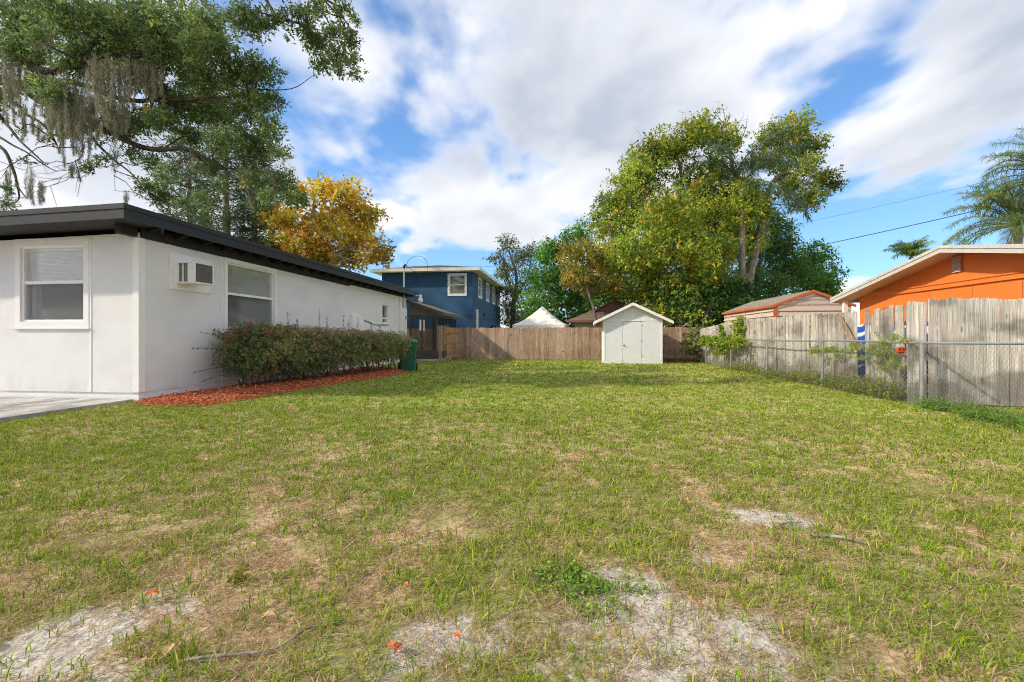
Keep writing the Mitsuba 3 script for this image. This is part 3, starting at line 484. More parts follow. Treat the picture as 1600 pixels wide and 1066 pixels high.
part(pf, 'rail', [box(-12.2, -6.6, 26.11, 26.15, z, z + .085) for z in (.3, .9, 1.45)], 'm_back_fence')
st = thing('brick_step', 'pinkish concrete step block beside the gate', 'step')
solo(st, bevel_box(-6.95, -6.25, 23.2, 23.6, -.02, .17, .012), 'm_step')
paint('m_step', (0.40, 0.25, 0.18), .2, .85, 5)
gt = thing('wooden_gate', 'small brown wooden gate standing ajar in the board fence', 'gate')
GH, GA = (-6.10, 24.33, 0), math.radians(180 + 62)
def Gm(m): return move(m, GA, GH)
for k in range(7): 
    m = picket(.126, 1.66 + rng.uniform(-.01, .01)); part(gt, 'board', Gm((m[0] + [.03 + .13 * k, 0, .06], m[1])), 'm_gate_wood')
for z in (.12, .86, 1.42): part(gt, 'cross_rail', Gm(box(.03, .93, .0095, .065, z, z + .11)), 'm_new_post')
part(gt, 'hinge_post', box(-6.2, -6.11, 24.3, 24.39, 0, 1.72), 'm_new_post')

# ------------------------------------------------------------------ old grey fence along the east side
of = thing('grey_fence', 'weathered grey leaning board fence behind the chain link', 'fence')
y = 9.34
def gap(y): return 10.54 < y < 10.92
while y < 22.9:
    if not gap(y):
        lean = 0.02 + 0.05 * (meshkit.noise(np.array([y * .45, 3.0, 0])) - .35)
        dz = .05 * (meshkit.noise(np.array([y * .6, 9.0, 0])) - .5)
        h = 1.83 + dz + rng.uniform(-.03, .02) - (0.0 if y < 17 else .04 * (y - 17)) * 0.9 - (.05 if 9.8 < y < 12.6 else 0)
        if rng.random() < .06: h -= rng.uniform(.05, .2)
        ay = .06 * (meshkit.noise(np.array([y * .3, 1.0, 5.0])) - .5) + rng.normal(0, .008)
        m = shear(run_y(picket(.133, h, .02, .028), 0, 0), -lean, ay)
        part(of, 'picket', (m[0] + [6.32 + rng.uniform(-.012, .012), y, .0], m[1]), 'm_grey_fence_y')
    y += .14 + max(0, rng.normal(0, .008)) + (.03 if rng.random() < .06 else 0)
for a, b in ((9.4, 10.5), (11.25, 14.2), (14.25, 18.4), (18.5, 22.8)): part(of, 'rail', [box(6.345, 6.385, a, b, z, z + .085) for z in (.35, .95, 1.42)], 'm_grey_fence_y')
for y in (9.3, 11.3, 13.6, 16.0, 18.4, 20.8): part(of, 'post', box(6.39, 6.48, y, y + .09, 0, 1.7), 'm_grey_fence_y')
pl = thing('loose_plank', 'pale loose plank leaning across the grey fence beside the gap', 'plank')
solo(pl, hexa([(6.22, 10.72, .95), (6.25, 10.72, .95), (6.25, 10.86, .95), (6.22, 10.86, .95)], [(6.20, 11.42, 1.72), (6.23, 11.42, 1.72), (6.23, 11.58, 1.70), (6.20, 11.58, 1.70)]), 'm_new_post')
nf = thing('cross_fence', 'pale grey board fence panel facing the lawn beside the chain link', 'fence')
x, k = 5.93, 0
while x < 11.0:
    if k < 2: m = picket(.14, 1.83, .018, .02); off = .05
    else: m = picket(.1335, 1.84 + rng.uniform(-.012, .012), .018, .025); off = 0
    m = shear(m, rng.normal(0, .004), rng.normal(0, .003))
    z0 = .0 if k < 2 else .03
    part(nf, 'picket', (m[0] + [x, 8.80 + off + rng.uniform(-.009, .009), z0 + rng.uniform(-.012, .006)], m[1]), 'm_grey_fence_x')
    if k >= 2:
        pass
    x += .137 + (.012 if k == 1 else 0.006 if k == 0 else 0); k += 1
part(nf, 'rail', [box(6.24, 11.0, 8.815, 8.855, z, z + .085) for z in (.3, .95, 1.55)], 'm_grey_fence_x')
for x in (6.6, 8.75): part(nf, 'post', box(x, x + .09, 8.86, 8.95, 0, 1.7), 'm_grey_fence_x')
part(nf, 'nail_heads', [box(6.28 + .137 * i + dx, 6.284 + .137 * i + dx, 8.788, 8.79, z, z + .006) for i in range(34) for dx in (.03, .09) for z in (1.64, 1.0)], 'm_wire', kind='stuff')

# ------------------------------------------------------------------ chain link
cl = thing('chain_link_fence', 'low galvanized chain link fence along the sunny side of the lawn', 'fence')
CX, RZ = 5.95, 1.10
posts = [-0.6, 2.45, 5.5, 8.57, 11.63, 14.7, 17.8, 20.9]
for y in posts:
    part(cl, 'post', tube([(CX, y, -.1), (CX, y, RZ - .01)], .030, 12), 'm_galv', 40)
    part(cl, 'post_cap', [tube([(CX, y, RZ - .03), (CX, y, RZ + .0)], .036, 12), tube([(CX, y - .03, RZ + .012), (CX, y + .03, RZ + .012)], .034, 12)], 'm_galv', 40)
part(cl, 'top_rail', tube([(CX, yy, RZ + .01 + .01 * math.sin(yy * 1.3)) for yy in np.arange(-.6, 21, .5)], .021, 10), 'm_galv', 40)
ws = []
pitch, H0, H1 = .072, .04, RZ - .01
def wire_seg(p, q, r):
    return tube([p, q], r, 3, False)
n = int(22 / pitch)
for k in range(-16, n):
    for sgn in (1, -1):
        y0 = -0.6 + k * pitch + (0 if sgn == 1 else (H1 - H0) * .85)
        y1 = y0 + sgn * (H1 - H0) * .85
        a, b = (y0, y1)
        if max(a, b) < -.6 or min(a, b) > 20.9: continue
        ws.append(wire_seg((CX - .028 + .004 * sgn, a, H0), (CX - .028 + .004 * sgn, b, H1), .0017))
part(cl, 'wire_mesh', ws, 'm_galv', kind='stuff')
rd = thing('red_reflector', 'small orange red plastic disc hooked on the chain link rail', 'reflector')
def disc(c, r, t, n=18):
    m = trimesh.creation.cylinder(r, t, sections=n); return trimesh.transform_points(m.vertices, trimesh.transformations.rotation_matrix(math.pi / 2, [1, 0, 0])) + np.array(c), m.faces
RC = (5.86, 8.92, .96)
part(rd, 'disc', disc(RC, .068, .03), 'm_red_plastic', 30)
part(rd, 'hole', [disc((RC[0] + a, RC[1] - .016, RC[2] + b), .018, .004, 10) for a, b in ((.03, .025), (-.03, .02), (.02, -.03), (-.025, -.035))], 'm_rubber')
part(rd, 'hook', tube([(RC[0], RC[1], RC[2] + .06), (RC[0], RC[1], RC[2] + .13), (RC[0] + .09, RC[1] - .1, RC[2] + .15)], .006, 5), 'm_orange')
# blue striped sheet behind the gap in the old fence
def tarp_col(p, n, uv):
    w = dr.sin((p.z * 21 + p.y * 7 + 2.2 * fbm(p.y * 4, p.z * 4, 1, 3) * 3) )
    return mix((0.02, 0.10, 0.42), (0.72, 0.75, 0.80), smoothstep(0.35, 0.7, w))
mat('m_tarp', proc(tarp_col), 0.45)
tp = thing('blue_tarp', 'crumpled blue and white sheet seen through the gap in the grey fence', 'tarp')
ys, zs = np.linspace(9.0, 12.9, 60), np.linspace(0, 1.0, 26)
Yt, Zt = np.meshgrid(ys, zs)
Xt = 6.75 + .35 * Zt + .16 * meshkit.noise(np.stack([Yt * 5, Zt * 4, Yt * 0], -1))
zz = Zt * (1.45 + .1 * meshkit.noise(np.stack([Yt * 3, Zt * 0, Yt * 0 + 3], -1)))
i_, j_ = np.meshgrid(np.arange(25), np.arange(59), indexing='ij')
fq = np.stack([i_ * 60 + j_, i_ * 60 + j_ + 1, (i_ + 1) * 60 + j_ + 1, (i_ + 1) * 60 + j_], -1).reshape(-1, 4)
_back = np.stack([Xt + .5, Yt, zz], -1).reshape(-1, 3)
solo(tp, [(np.stack([Xt, Yt, zz], -1).reshape(-1, 3), fq), (_back, fq)], 'm_tarp', True)

# ------------------------------------------------------------------ white shed
sh = thing('garden_shed', 'small white gabled garden shed with one door at the end of the lawn', 'shed')
SA, SO = math.radians(-2.3), (1.53, 21.16, 0)
def S(m): return move(m, SA, SO)
SWD, SD, SE, SP = 2.60, 2.4, 2.03, 2.66
def gable(x0, x1, z0, ze, zp): return [(x0, z0), (x1, z0), (x1, ze), ((x0 + x1) / 2, zp), (x0, ze)]
DX0, DX1, DZ = .86, 1.70, 1.92
import shapely as _sp
_p = _sp.Polygon(gable(0, SWD, .17, SE, SP)).difference(_sp.box(DX0, .17, DX1, DZ))
_m = trimesh.creation.extrude_polygon(_p, .05, engine='earcut'); _v = np.array(_m.vertices)
part(sh, 'front_wall', S((np.stack([_v[:, 0], _v[:, 2], _v[:, 1]], 1), np.array(_m.faces)[:, ::-1])), 'm_shed_white')
part(sh, 'side_wall', S(box(0, .05, .051, SD, 0, SE)), 'm_shed_white'); part(sh, 'side_wall', S(box(SWD - .05, SWD, .051, SD, 0, SE)), 'm_shed_white')
part(sh, 'rear_wall', S(extr(gable(.051, SWD - .051, 0, SE, SP), 'y', SD - .05, SD)), 'm_shed_white')
for q_ in (box(-.008, DX0 - .004, -.014, .04, -.03, .168), box(DX1 + .004, SWD + .008, -.014, .04, -.03, .168)): part(sh, 'base_board', S(q_), 'm_shed_white')
dk = part(sh, 'door', S(box(DX0 + .011, DX1 - .011, .008, .044, .0, DZ - .008)), 'm_shed_white')
kn = trimesh.creation.icosphere(2, .032); part(dk, 'knob', S((kn.vertices + [DX0 + .06, -.03, .83], kn.faces)), 'm_wire', True)
for z in (.3, 1.0, 1.7): part(dk, 'hinge', S(box(DX1 - .03, DX1 + .03, -.008, -.001, z, z + .06)), 'm_grey_metal')
part(sh, 'trim_board', S([box(.0, .07, -.016, -.001, .175, SE), box(SWD - .07, SWD, -.016, -.001, .175, SE), box(.071, SWD - .071, -.014, -.001, SE - .09, SE + .0), box(SWD / 2 - .02, SWD / 2 + .02, -.012, -.001, SE + .002, SP - .09)]), 'm_white_trim')
part(sh, 'header_strip', S([box(DX0 - .12, DX1 + .14, -.02, -.001, DZ + .004, DZ + .05)]), 'm_white_trim')
def rslab(x0, z0, x1, z1, y0, y1, t): return hexa([(x0, y0, z0 - t), (x1, y0, z1 - t), (x1, y1, z1 - t), (x0, y1, z0 - t)], [(x0, y0, z0), (x1, y0, z1), (x1, y1, z1), (x0, y1, z0)])
sl = (SP - SE) / (SWD / 2); ov = .42
part(sh, 'roof', S([rslab(-ov, SE - sl * ov + .07, SWD / 2, SP + .07, -.26, SD + .2, .05), rslab(SWD / 2 + .001, SP + .07, SWD + ov, SE - sl * ov + .07, -.26, SD + .2, .05)]), 'm_shingle_grey')
part(sh, 'barge_board', S([rslab(-ov - .01, SE - sl * ov + .085, SWD / 2, SP + .095, -.285, -.262, .13)]), 'm_white_trim')
part(sh, 'barge_board', S([rslab(SWD / 2 + .001, SP + .095, SWD + ov + .01, SE - sl * ov + .085, -.285, -.262, .13)]), 'm_white_trim')
part(sh, 'eave_board', S([box(-ov - .012, -ov + .01, -.26, SD + .2, SE - sl * ov - .03, SE - sl * ov + .07)]), 'm_white_trim')
# ------------------------------------------------------------------ blue two-storey house
bh = thing('blue_house', 'two storey navy blue house with white framed windows behind the fence', 'house')
BX0, BX1, BY0, BY1, BZ = -12.6, -6.36, 29.45, 41.6, 5.52
FWN = (-7.90, -6.86, 4.06, 5.30)
sidew = [(31.5, 32.6, 4.1, 5.33), (34.45, 35.55, 4.1, 5.33), (37.4, 38.5, 4.1, 5.33), (40.1, 41.1, 4.1, 5.33)]
part(bh, 'front_wall', wall_panel('y', BY0, .2, BX0, BX1 - .2, 0, lambda u: BZ, [FWN]), 'm_navy')
part(bh, 'side_wall', wall_panel('x', BX1 - .2, .2, BY0, BY1, 0, lambda u: BZ, sidew), 'm_navy')
part(bh, 'rear_wall', [box(BX0, BX1 - .2, BY1 - .2, BY1, 0, BZ), box(BX0, BX0 + .2, BY0 + .2, BY1 - .2, 0, BZ)], 'm_navy')
part(bh, 'floor_band', [box(BX0, BX1 - .001, BY0 - .03, BY0 - .001, 2.62, 2.70), box(BX1 + .001, BX1 + .03, BY0, BY1, 2.62, 2.70)], 'm_navy_band')
part(bh, 'partition', [box(BX1 - 1.6, BX1 - 1.5, BY0 + .2, BY1 - .2, 2.7, BZ), box(BX0 + .2, BX1 - 1.61, BY0 + 1.5, BY0 + 1.6, 2.7, BZ)], 'm_interior')
part(bh, 'wall_seam', [box(-10.2, -10.17, BY0 - .008, BY0 - .001, 2.71, BZ)], 'm_navy_band')
br = part(bh, 'roof', (np.array([[BX0 - .6, BY0 - .6, BZ + .2], [BX1 + .6, BY0 - .6, BZ + .2], [BX1 + .6, BY1 + .6, BZ + .2], [BX0 - .6, BY1 + .6, BZ + .2], [-9.48, BY0 + 2.9, BZ + .95], [-9.48, BY1 - 2.9, BZ + .95]]),
                       np.array([[0, 1, 4], [1, 2, 5], [1, 5, 4], [2, 3, 5], [3, 0, 4], [3, 4, 5], [0, 3, 2], [0, 2, 1]])), 'm_shingle_dark')
part(br, 'fascia', [box(BX0 - .6, BX1 + .6, BY0 - .62, BY0 - .6, BZ + .01, BZ + .21), box(BX1 + .601, BX1 + .62, BY0 - .6, BY1 + .6, BZ + .01, BZ + .21)], 'm_cream')
part(br, 'soffit', box(BX0 - .6, BX1 + .6, BY0 - .599, BY1 + .6, BZ + .02, BZ + .05), 'm_cream')
w = window(bh, 'y', BY0, -1, *FWN, .13, blind=False, sill=False)
part(w, 'curtain', [tube([(xx, BY0 + .35, 4.0), (xx, BY0 + .35, 5.4)], .06, 8) for xx in np.arange(-7.95, -6.8, .1)], 'm_curtain', 40)
paint('m_curtain', (0.30, 0.36, 0.27), .2, .8)
for s in sidew: window(bh, 'x', BX1, 1, *s, .13, blind=False, sill=False)
part(bh, 'drain_pipe', tube([(BX1 + .06, 30.6, 0), (BX1 + .06, 30.6, 3.1)], .11, 10), 'm_white_trim', 40)
part(bh, 'vent', box(BX1 + .001, BX1 + .12, 33.3, 33.7, 2.75, 3.0), 'm_navy_band')
part(bh, 'awning', [box(BX1 + .03, BX1 + .5, 36.5, 38.7, 2.0, 2.12)], 'm_navy_band')
part(bh, 'lower_window', [box(BX1 + .002, BX1 + .02, 36.4, 38.8, 1.0, 1.99)], 'm_wire')

# ------------------------------------------------------------------ tent canopy
tn = thing('canopy_tent', 'white pop up canopy tent rising behind the board fence', 'tent')
TC, TA = (-1.66, 28.05), math.radians(-6)
n = 11; tv = []; tf = []
u = np.linspace(-1, 1, n)
U, V = np.meshgrid(u, u); m_ = np.maximum(abs(U), abs(V))
hgt = 1.93 + 1.19 * (1 - m_) ** 1.35
tv = np.stack([U * 1.53, V * 1.53, hgt], -1).reshape(-1, 3)
a, b = np.meshgrid(np.arange(n - 1), np.arange(n - 1), indexing='ij')
tf = np.stack([a * n + b, a * n + b + 1, (a + 1) * n + b + 1, (a + 1) * n + b], -1).reshape(-1, 4)
def Tn(m): return move(m, TA, (TC[0], TC[1], 0))
part(tn, 'canopy', Tn((tv, tf)), 'm_tent', 25)
part(tn, 'valance', Tn([box(-1.53, 1.53, -1.535, -1.53, 1.68, 1.93), box(-1.53, 1.53, 1.53, 1.535, 1.68, 1.93), box(-1.536, -1.531, -1.529, 1.529, 1.68, 1.93), box(1.531, 1.536, -1.529, 1.529, 1.68, 1.93)]), 'm_tent')
for sx in (-1, 1):
    for sy in (-1, 1): part(tn, 'leg', Tn(box(sx * 1.5 - .02, sx * 1.5 + .02, sy * 1.5 - .02, sy * 1.5 + .02, 0, 1.9)), 'm_grey_metal')

# ------------------------------------------------------------------ brown bungalow
bw = thing('brown_bungalow', 'low brown house with shingled roof behind the white shed', 'house')
part(bw, 'wall', box(.3, 5.0, 27.8, 31.6, 0, 2.18), 'm_cream_dark')
paint('m_cream_dark', (0.42, 0.36, 0.26), .1, .7)
part(bw, 'roof', (np.array([[-.15, 27.3, 2.2], [5.4, 27.3, 2.2], [5.4, 32.1, 2.2], [-.15, 32.1, 2.2], [1.8, 29.1, 3.05], [3.6, 29.1, 3.05], [3.6, 30.4, 3.05], [1.8, 30.4, 3.05]]),
                  np.array([[0, 1, 5, 4], [1, 2, 6, 5], [2, 3, 7, 6], [3, 0, 4, 7], [4, 5, 6, 7], [0, 3, 2, 1]])), 'm_shingle_brown')
part(bw, 'fascia', [box(-.17, 5.42, 27.27, 27.299, 2.08, 2.22), box(-.18, -.151, 27.3, 32.1, 2.08, 2.22)], 'm_brick_brown')
part(bw, 'gable_vent', extr([(1.5, 2.75), (4.1, 2.75), (2.8, 3.44)], 'y', 28.6, 30.9), 'm_brick_brown')
part(bw, 'gable_roof', [rslab(1.25, 2.74, 2.8, 3.55, 28.4, 31.0, .08), rslab(2.801, 3.55, 4.35, 2.74, 28.4, 31.0, .08)], 'm_brick_brown')

# ------------------------------------------------------------------ orange house
oh = thing('orange_house', 'bright orange house gable with beige eaves over the grey fences', 'house')
OX, RX, YA, ZA, HALF, ZE = 9.42, 8.86, 12.15, 3.40, 4.62, 2.52
osl = (ZA - ZE) / HALF
def oz(y): return ZA - osl * abs(y - YA)
import shapely as _s2
part(oh, 'gable_wall', extr([(YA - 4.05, 0), (YA + 4.05, 0), (YA + 4.05, oz(YA + 4.05) - .06), (YA, ZA - .06), (YA - 4.05, oz(YA - 4.05) - .06)], 'x', OX, OX + .2), 'm_orange')
part(oh, 'side_wall', box(OX + .2, OX + 9, YA + 3.85, YA + 4.05, 0, 2.5), 'm_orange'); part(oh, 'side_wall', box(OX + .2, OX + 9, YA - 4.05, YA - 3.85, 0, 2.5), 'm_orange')
def yslab(y0, z0, y1, z1, x0, x1, t): return hexa([(x0, y0, z0 - t), (x1, y0, z0 - t), (x1, y1, z1 - t), (x0, y1, z1 - t)], [(x0, y0, z0), (x1, y0, z0), (x1, y1, z1), (x0, y1, z1)])
ohr = part(oh, 'roof', [yslab(YA - HALF, ZE, YA, ZA, RX, OX + 9, .05), yslab(YA + .001, ZA, YA + HALF, ZE, RX, OX + 9, .05)], 'm_shingle_grey')
for a, b, c, d in ((YA - HALF, ZE, YA, ZA), (YA + .001, ZA, YA + HALF, ZE)):
    part(ohr, 'fascia', [yslab(a, b + .012, c, d + .012, RX - .045, RX - .002, .075)], 'm_soffit_beige')
    part(ohr, 'fascia', [yslab(a, b - .066, c, d - .066, RX - .025, RX - .002, .10)], 'm_soffit_beige')
    part(ohr, 'soffit', [yslab(a, b - .10, c, d - .10, RX, OX, .02)], 'm_soffit_beige')
part(ohr, 'eave_fascia', box(RX - .02, OX + 9, YA + HALF + .001, YA + HALF + .03, ZE - .15, ZE + .02), 'm_soffit_beige')
part(oh, 'trim_band', [box(OX - .05, OX - .002, YA - 3.6, 15.5, 2.44, 2.58), box(OX - .075, OX - .051, YA - 3.6, 15.5, 2.55, 2.58)], 'm_orange')
gv = part(oh, 'gable_vent', [box(OX - .03, OX - .002, 12.26, 12.54, 2.78, 3.2)], 'm_orange_trim')
part(gv, 'louver', [hexa([(OX - .05, 12.28, z), (OX - .031, 12.28, z + .02), (OX - .031, 12.52, z + .02), (OX - .05, 12.52, z)], [(OX - .05, 12.28, z + .006), (OX - .031, 12.28, z + .027), (OX - .031, 12.52, z + .027), (OX - .05, 12.52, z + .006)]) for z in np.arange(2.79, 3.17, .032)], 'm_soffit_beige')
part(oh, 'wall_seam', [box(OX - .006, OX - .001, y, y + .012, 0, 2.43) for y in (13.3, 12.0, 10.8)], 'm_orange_trim')
part(oh, 'side_window', [box(OX - .02, OX - .002, 14.2, 15.1, 1.2, 2.1)], 'm_orange_trim')

# ------------------------------------------------------------------ tan metal shed
ts = thing('metal_shed', 'beige ribbed metal shed with orange trim behind the grey fence', 'shed')
TX0, TX1, TY0, TY1, TE, TP = 7.75, 10.45, 18.5, 24.1, 2.40, 2.93
sl2 = (TP - TE) / ((TX1 - TX0) / 2)
xm = (TX0 + TX1) / 2
part(ts, 'gable_wall', extr([(TX0, 0), (TX1, 0), (TX1, TE), (xm, TP), (TX0, TE)], 'y', TY0, TY0 + .05), 'm_tan_metal')
part(ts, 'side_wall', [box(TX0, TX0 + .05, TY0 + .051, TY1, 0, TE), box(TX1 - .05, TX1, TY0 + .051, TY1, 0, TE)], 'm_tan_metal')
part(ts, 'rear_wall', extr([(TX0 + .051, 0), (TX1 - .051, 0), (TX1 - .051, TE), (xm, TP), (TX0 + .051, TE)], 'y', TY1 - .05, TY1), 'm_tan_metal')
for z in np.arange(.3, TE - .05, .19):
    part(ts, 'siding_rib', [hexa([(TX0 - .045, TY0 - .02, z), (TX0 - .001, TY0 - .02, z), (TX0 - .001, TY1, z), (TX0 - .045, TY1, z)], [(TX0 - .012, TY0 - .02, z + .1), (TX0 - .001, TY0 - .02, z + .1), (TX0 - .001, TY1, z + .1), (TX0 - .012, TY1, z + .1)]), hexa([(TX0, TY0 - .05, z), (TX1, TY0 - .05, z), (TX1, TY0 - .001, z), (TX0, TY0 - .001, z)], [(TX0, TY0 - .02, z + .14), (TX1, TY0 - .02, z + .14), (TX1, TY0 - .001, z + .14), (TX0, TY0 - .001, z + .14)])], 'm_tan_metal')
for z in (TE + .03, TE + .22):
    hw = (TP - z - .1) / sl2; part(ts, 'siding_rib', box(xm - hw, xm + hw, TY0 - .022, TY0 - .001, z, z + .09), 'm_tan_metal')
part(ts, 'corner_trim', box(TX0 - .05, TX0 + .09, TY0 - .075, TY0 - .051, 0, TE), 'm_orange_trim')
part(ts, 'roof', [rslab(TX0 - .1, TE - sl2 * .1 + .04, xm, TP + .04, TY0 - .05, TY1 + .05, .03), rslab(xm + .001, TP + .04, TX1 + .1, TE - sl2 * .1 + .04, TY0 - .05, TY1 + .05, .03)], 'm_tan_roof')
paint('m_tan_roof', (0.36, 0.30, 0.26), .2, .6, 4)
part(ts, 'roof_rib', [rslab(TX0 - .1, TE - sl2 * .1 + .065, xm, TP + .065, y, y + .03, .024) for y in np.arange(TY0 + .2, TY1, .3)], 'm_tan_roof', kind='stuff')
part(ts, 'edge_trim', [rslab(TX0 - .12, TE - sl2 * .1 + .055, xm, TP + .06, TY0 - .11, TY0 - .08, .10), rslab(xm + .001, TP + .06, TX1 + .12, TE - sl2 * .1 + .055, TY0 - .11, TY0 - .08, .10), box(TX0 - .125, TX0 - .101, TY0 - .05, TY1 + .05, TE - .06, TE + .03)], 'm_orange_trim')
# pale wall sliver between the shed and the orange house
wp = thing('white_post', 'white post standing under the far eave of the orange house', 'post')
solo(wp, box(9.0, 9.12, 16.3, 16.42, 0, 2.4), 'm_white_trim')
# ------------------------------------------------------------------ foliage
def leaf_mesh(c, d, nrm, L, W):                           # folded leaf blades: base c, direction d, normal nrm
    s = np.cross(d, nrm); s /= np.linalg.norm(s, axis=1, keepdims=True) + 1e-9
    L, W = np.asarray(L)[:, None], np.asarray(W)[:, None]
    mid = c + d * L * .45; up = nrm * W * .22
    v = np.stack([c, mid + s * W * .5 + up, c + d * L, mid - s * W * .5 + up], 1).reshape(-1, 3)
    o = (np.arange(len(c)) * 4)[:, None, None]
    f = (np.array([[0, 1, 2], [0, 2, 3]])[None] + o).reshape(-1, 3)
    return v, f
def unit(v): return v / (np.linalg.norm(v, axis=-1, keepdims=True) + 1e-9)
def foliage(clumps, n_sprig, per, size, pal, R, spread=.5, flat=.75, gap=.42, gfreq=1.6, droop=.25, aspect=.5, sprig_r=.3, bright=2.5):
    """Sprigs of leaves through the volume of the clumps; n_sprig per square metre of clump section. pal: list of (colour, weight) or a function of the clump."""
    cs, ds, cols = [], [], []
    for ci, cl in enumerate(clumps):
        x, y, z, r = cl[:4]
        m = max(6, int(n_sprig * r * r * 3.14))
        u = unit(R.normal(size=(m, 3))); rad = R.random(m) ** .42
        p = np.array([x, y, z]) + u * rad[:, None] * r * np.array([1, 1, flat]) * (1 + .25 * R.normal(size=(m, 1)) * .5)
        keep = meshkit.fbm(p * gfreq / max(r, .5) * .9 + ci * 3.3, 2, seed=4) > gap - .12 * (rad < .6)
        p, u = p[keep], u[keep]
        tint = meshkit.fbm(p * .55, 3, seed=9)
        pc, pw = zip(*pal); pc, pw = np.array(pc), np.array(pw, float)
        k = R.choice(len(pc), len(p), p=pw / pw.sum())
        shift = np.clip((tint - .5) * 1.8, -.45, .45)[:, None]
        col = pc[k] * (1 + shift)
        cs.append(p); ds.append(u); cols.append(col)
    p, u, col = np.vstack(cs), np.vstack(ds), np.vstack(cols)
    main = unit(u * .7 + R.normal(size=u.shape) * spread + [0, 0, -droop])
    c = np.repeat(p, per, 0); t = R.random(len(c))
    c = c + np.repeat(main, per, 0) * ((t - .4) * sprig_r * 2)[:, None] + R.normal(size=c.shape) * sprig_r * .22
    d = unit(np.repeat(main, per, 0) * .6 + R.normal(size=c.shape) * .75)
    nrm = unit(np.array([0, 0, 1.]) + R.normal(size=c.shape) * .65)
    L = size * R.lognormal(-.06, .3, len(c)); 
    v, f = leaf_mesh(c, d, nrm, L, L * aspect * R.uniform(.8, 1.2, len(c)))
    cc = np.repeat(col, per, 0) * R.uniform(.7, 1.3, (len(c), 1)) * (1 + R.normal(size=(len(c), 3)) * .06)
    return v, f, np.clip(np.repeat(cc * bright, 4, 0), .004, .9)
def limbs_mesh(limbs, wob=.0, sides=8):
    out = []
    for l in limbs:
        q = smooth_line(l, 5); j = (meshkit.noise(q[:, :3] * 1.7) - .5)[:, None] * wob
        q[1:-1, :3] += np.concatenate([j, -j, j * .7], 1)[1:-1]
        out.append(tube(q[:, :3], np.maximum(q[:, 3], .004), sides))
    return out
def twig_to(clumps, limbs, R, r0=.03, frac=1.0):           # a branch from the nearest limb point to each clump, then short twigs inside it
    pts = np.vstack([smooth_line(l, 6) for l in limbs]); out = []
    for x, y, z, r in clumps:
        c = np.array([x, y, z]); dd = np.linalg.norm((pts[:, :3] - c) * [1, 1, 1.15], axis=1) + np.where(pts[:, 2] > z + .3, 1.0, 0)
        q = pts[np.argmin(dd)]; a = q[:3]; rr = min(q[3] * .7, r0 + .012 * np.linalg.norm(c - a))
        mid = (a + c) / 2 + R.normal(size=3) * .12 * np.linalg.norm(c - a) + [0, 0, .05]
        if R.random() < frac: out.append(tube(smooth_line([(*a, rr), (*mid, rr * .7), (*c, rr * .4)], 4)[:, :3], np.linspace(rr, rr * .35, 9), 5))
        for k in range(4):
            e = c + unit(R.normal(size=3)) * r * .85; out.append(tube([c, (c + e) / 2 + R.normal(size=3) * r * .1, e], [rr * .35, rr * .25, .004], 4))
    return out
def tree(name, label, clumps, limbs, R, bark='m_bark', cat='tree', group=None, twigs=True, tw=.03, wob=.12, **kw):
    k = thing(name, label, cat, group)
    part(k, 'trunk', limbs_mesh(limbs[:1], wob * .4, 12), bark, True)
    if len(limbs) > 1 or twigs:
        part(k, 'branches', (limbs_mesh(limbs[1:], wob, 8) if len(limbs) > 1 else []) + (twig_to(clumps, limbs, R, tw) if twigs else []), bark, True)
    v, f, c = foliage(clumps, R=R, **kw)
    part(k, 'crown', (v, f), 'm_leaf', color=c)
    return k
R = np.random.default_rng(3)

# the big camphor-like tree, its leaning neighbour, and what grows round them
CAM = [((.095, .13, .022), 5), ((.14, .17, .028), 4.5), ((.19, .18, .03), 2.2), ((.23, .17, .03), .8), ((.06, .10, .02), 3), ((.30, .15, .03), .15)]
tree('spreading_tree', 'large spreading tree with mottled green and golden leaves behind the white shed', CAMPHOR, CAMPHOR_LIMBS, R, bright=2.9, n_sprig=70, per=9, size=.165, pal=CAM, gap=.40, sprig_r=.26)
lt = tree('leaning_tree', 'taller tree leaning east with bare twigs at its top beside the palm', LEANING, LEAN_LIMBS, R, 'm_bark_pale', bright=2.9, n_sprig=70, per=9, size=.165, pal=[((.085, .11, .025), 5), ((.12, .135, .03), 4), ((.20, .15, .03), 1.2), ((.05, .08, .02), 3)], gap=.42, sprig_r=.26)
def bare(R, base, n, spread_, up, r):
    out = []
    for i in range(n):
        p = np.array(base, float) + R.normal(size=3) * .15; d = unit(np.array([R.normal() * spread_, R.normal() * spread_, up]))
        for j in range(3):
            q = p + d * R.uniform(.35, .8); out.append(tube([p, (p + q) / 2 + R.normal(size=3) * .05, q], [r * (1 - j * .25), r * (.9 - j * .25), r * (.7 - j * .22)], 4))
            s = q + unit(d + R.normal(size=3) * .7) * R.uniform(.25, .6); out.append(tube([q, s], [r * .5, .004], 4))
            p = q; d = unit(d + R.normal(size=3) * .35)
    return out
part(lt, 'bare_twigs', bare(R, (9.55, 29.3, 13.4), 9, .45, 1.0, .022) + bare(R, (9.2, 29.3, 13.0), 5, .6, .9, .022), 'm_bark_pale', kind='stuff')
part('spreading_tree', 'bare_twigs', bare(R, (4.9, 28.5, 11.6), 6, .9, .7, .02) + bare(R, (7.2, 29, 13.0), 5, .5, .9, .018), 'm_bark', kind='stuff')
tree('golden_tree', 'yellowing tree clump between the dense green trees and the spreading tree', GOLDEN, [[(1.55, 26.5, 0, .10), (1.45, 26.6, 2.4, .08), (1.0, 26.8, 4, .08), (.6, 27.0, 5.6, .03)]], R, n_sprig=64, per=9, size=.165, pal=[((.19, .155, .035), 5), ((.11, .125, .03), 4), ((.26, .17, .035), 2), ((.07, .09, .025), 2)], gap=.43, sprig_r=.28)
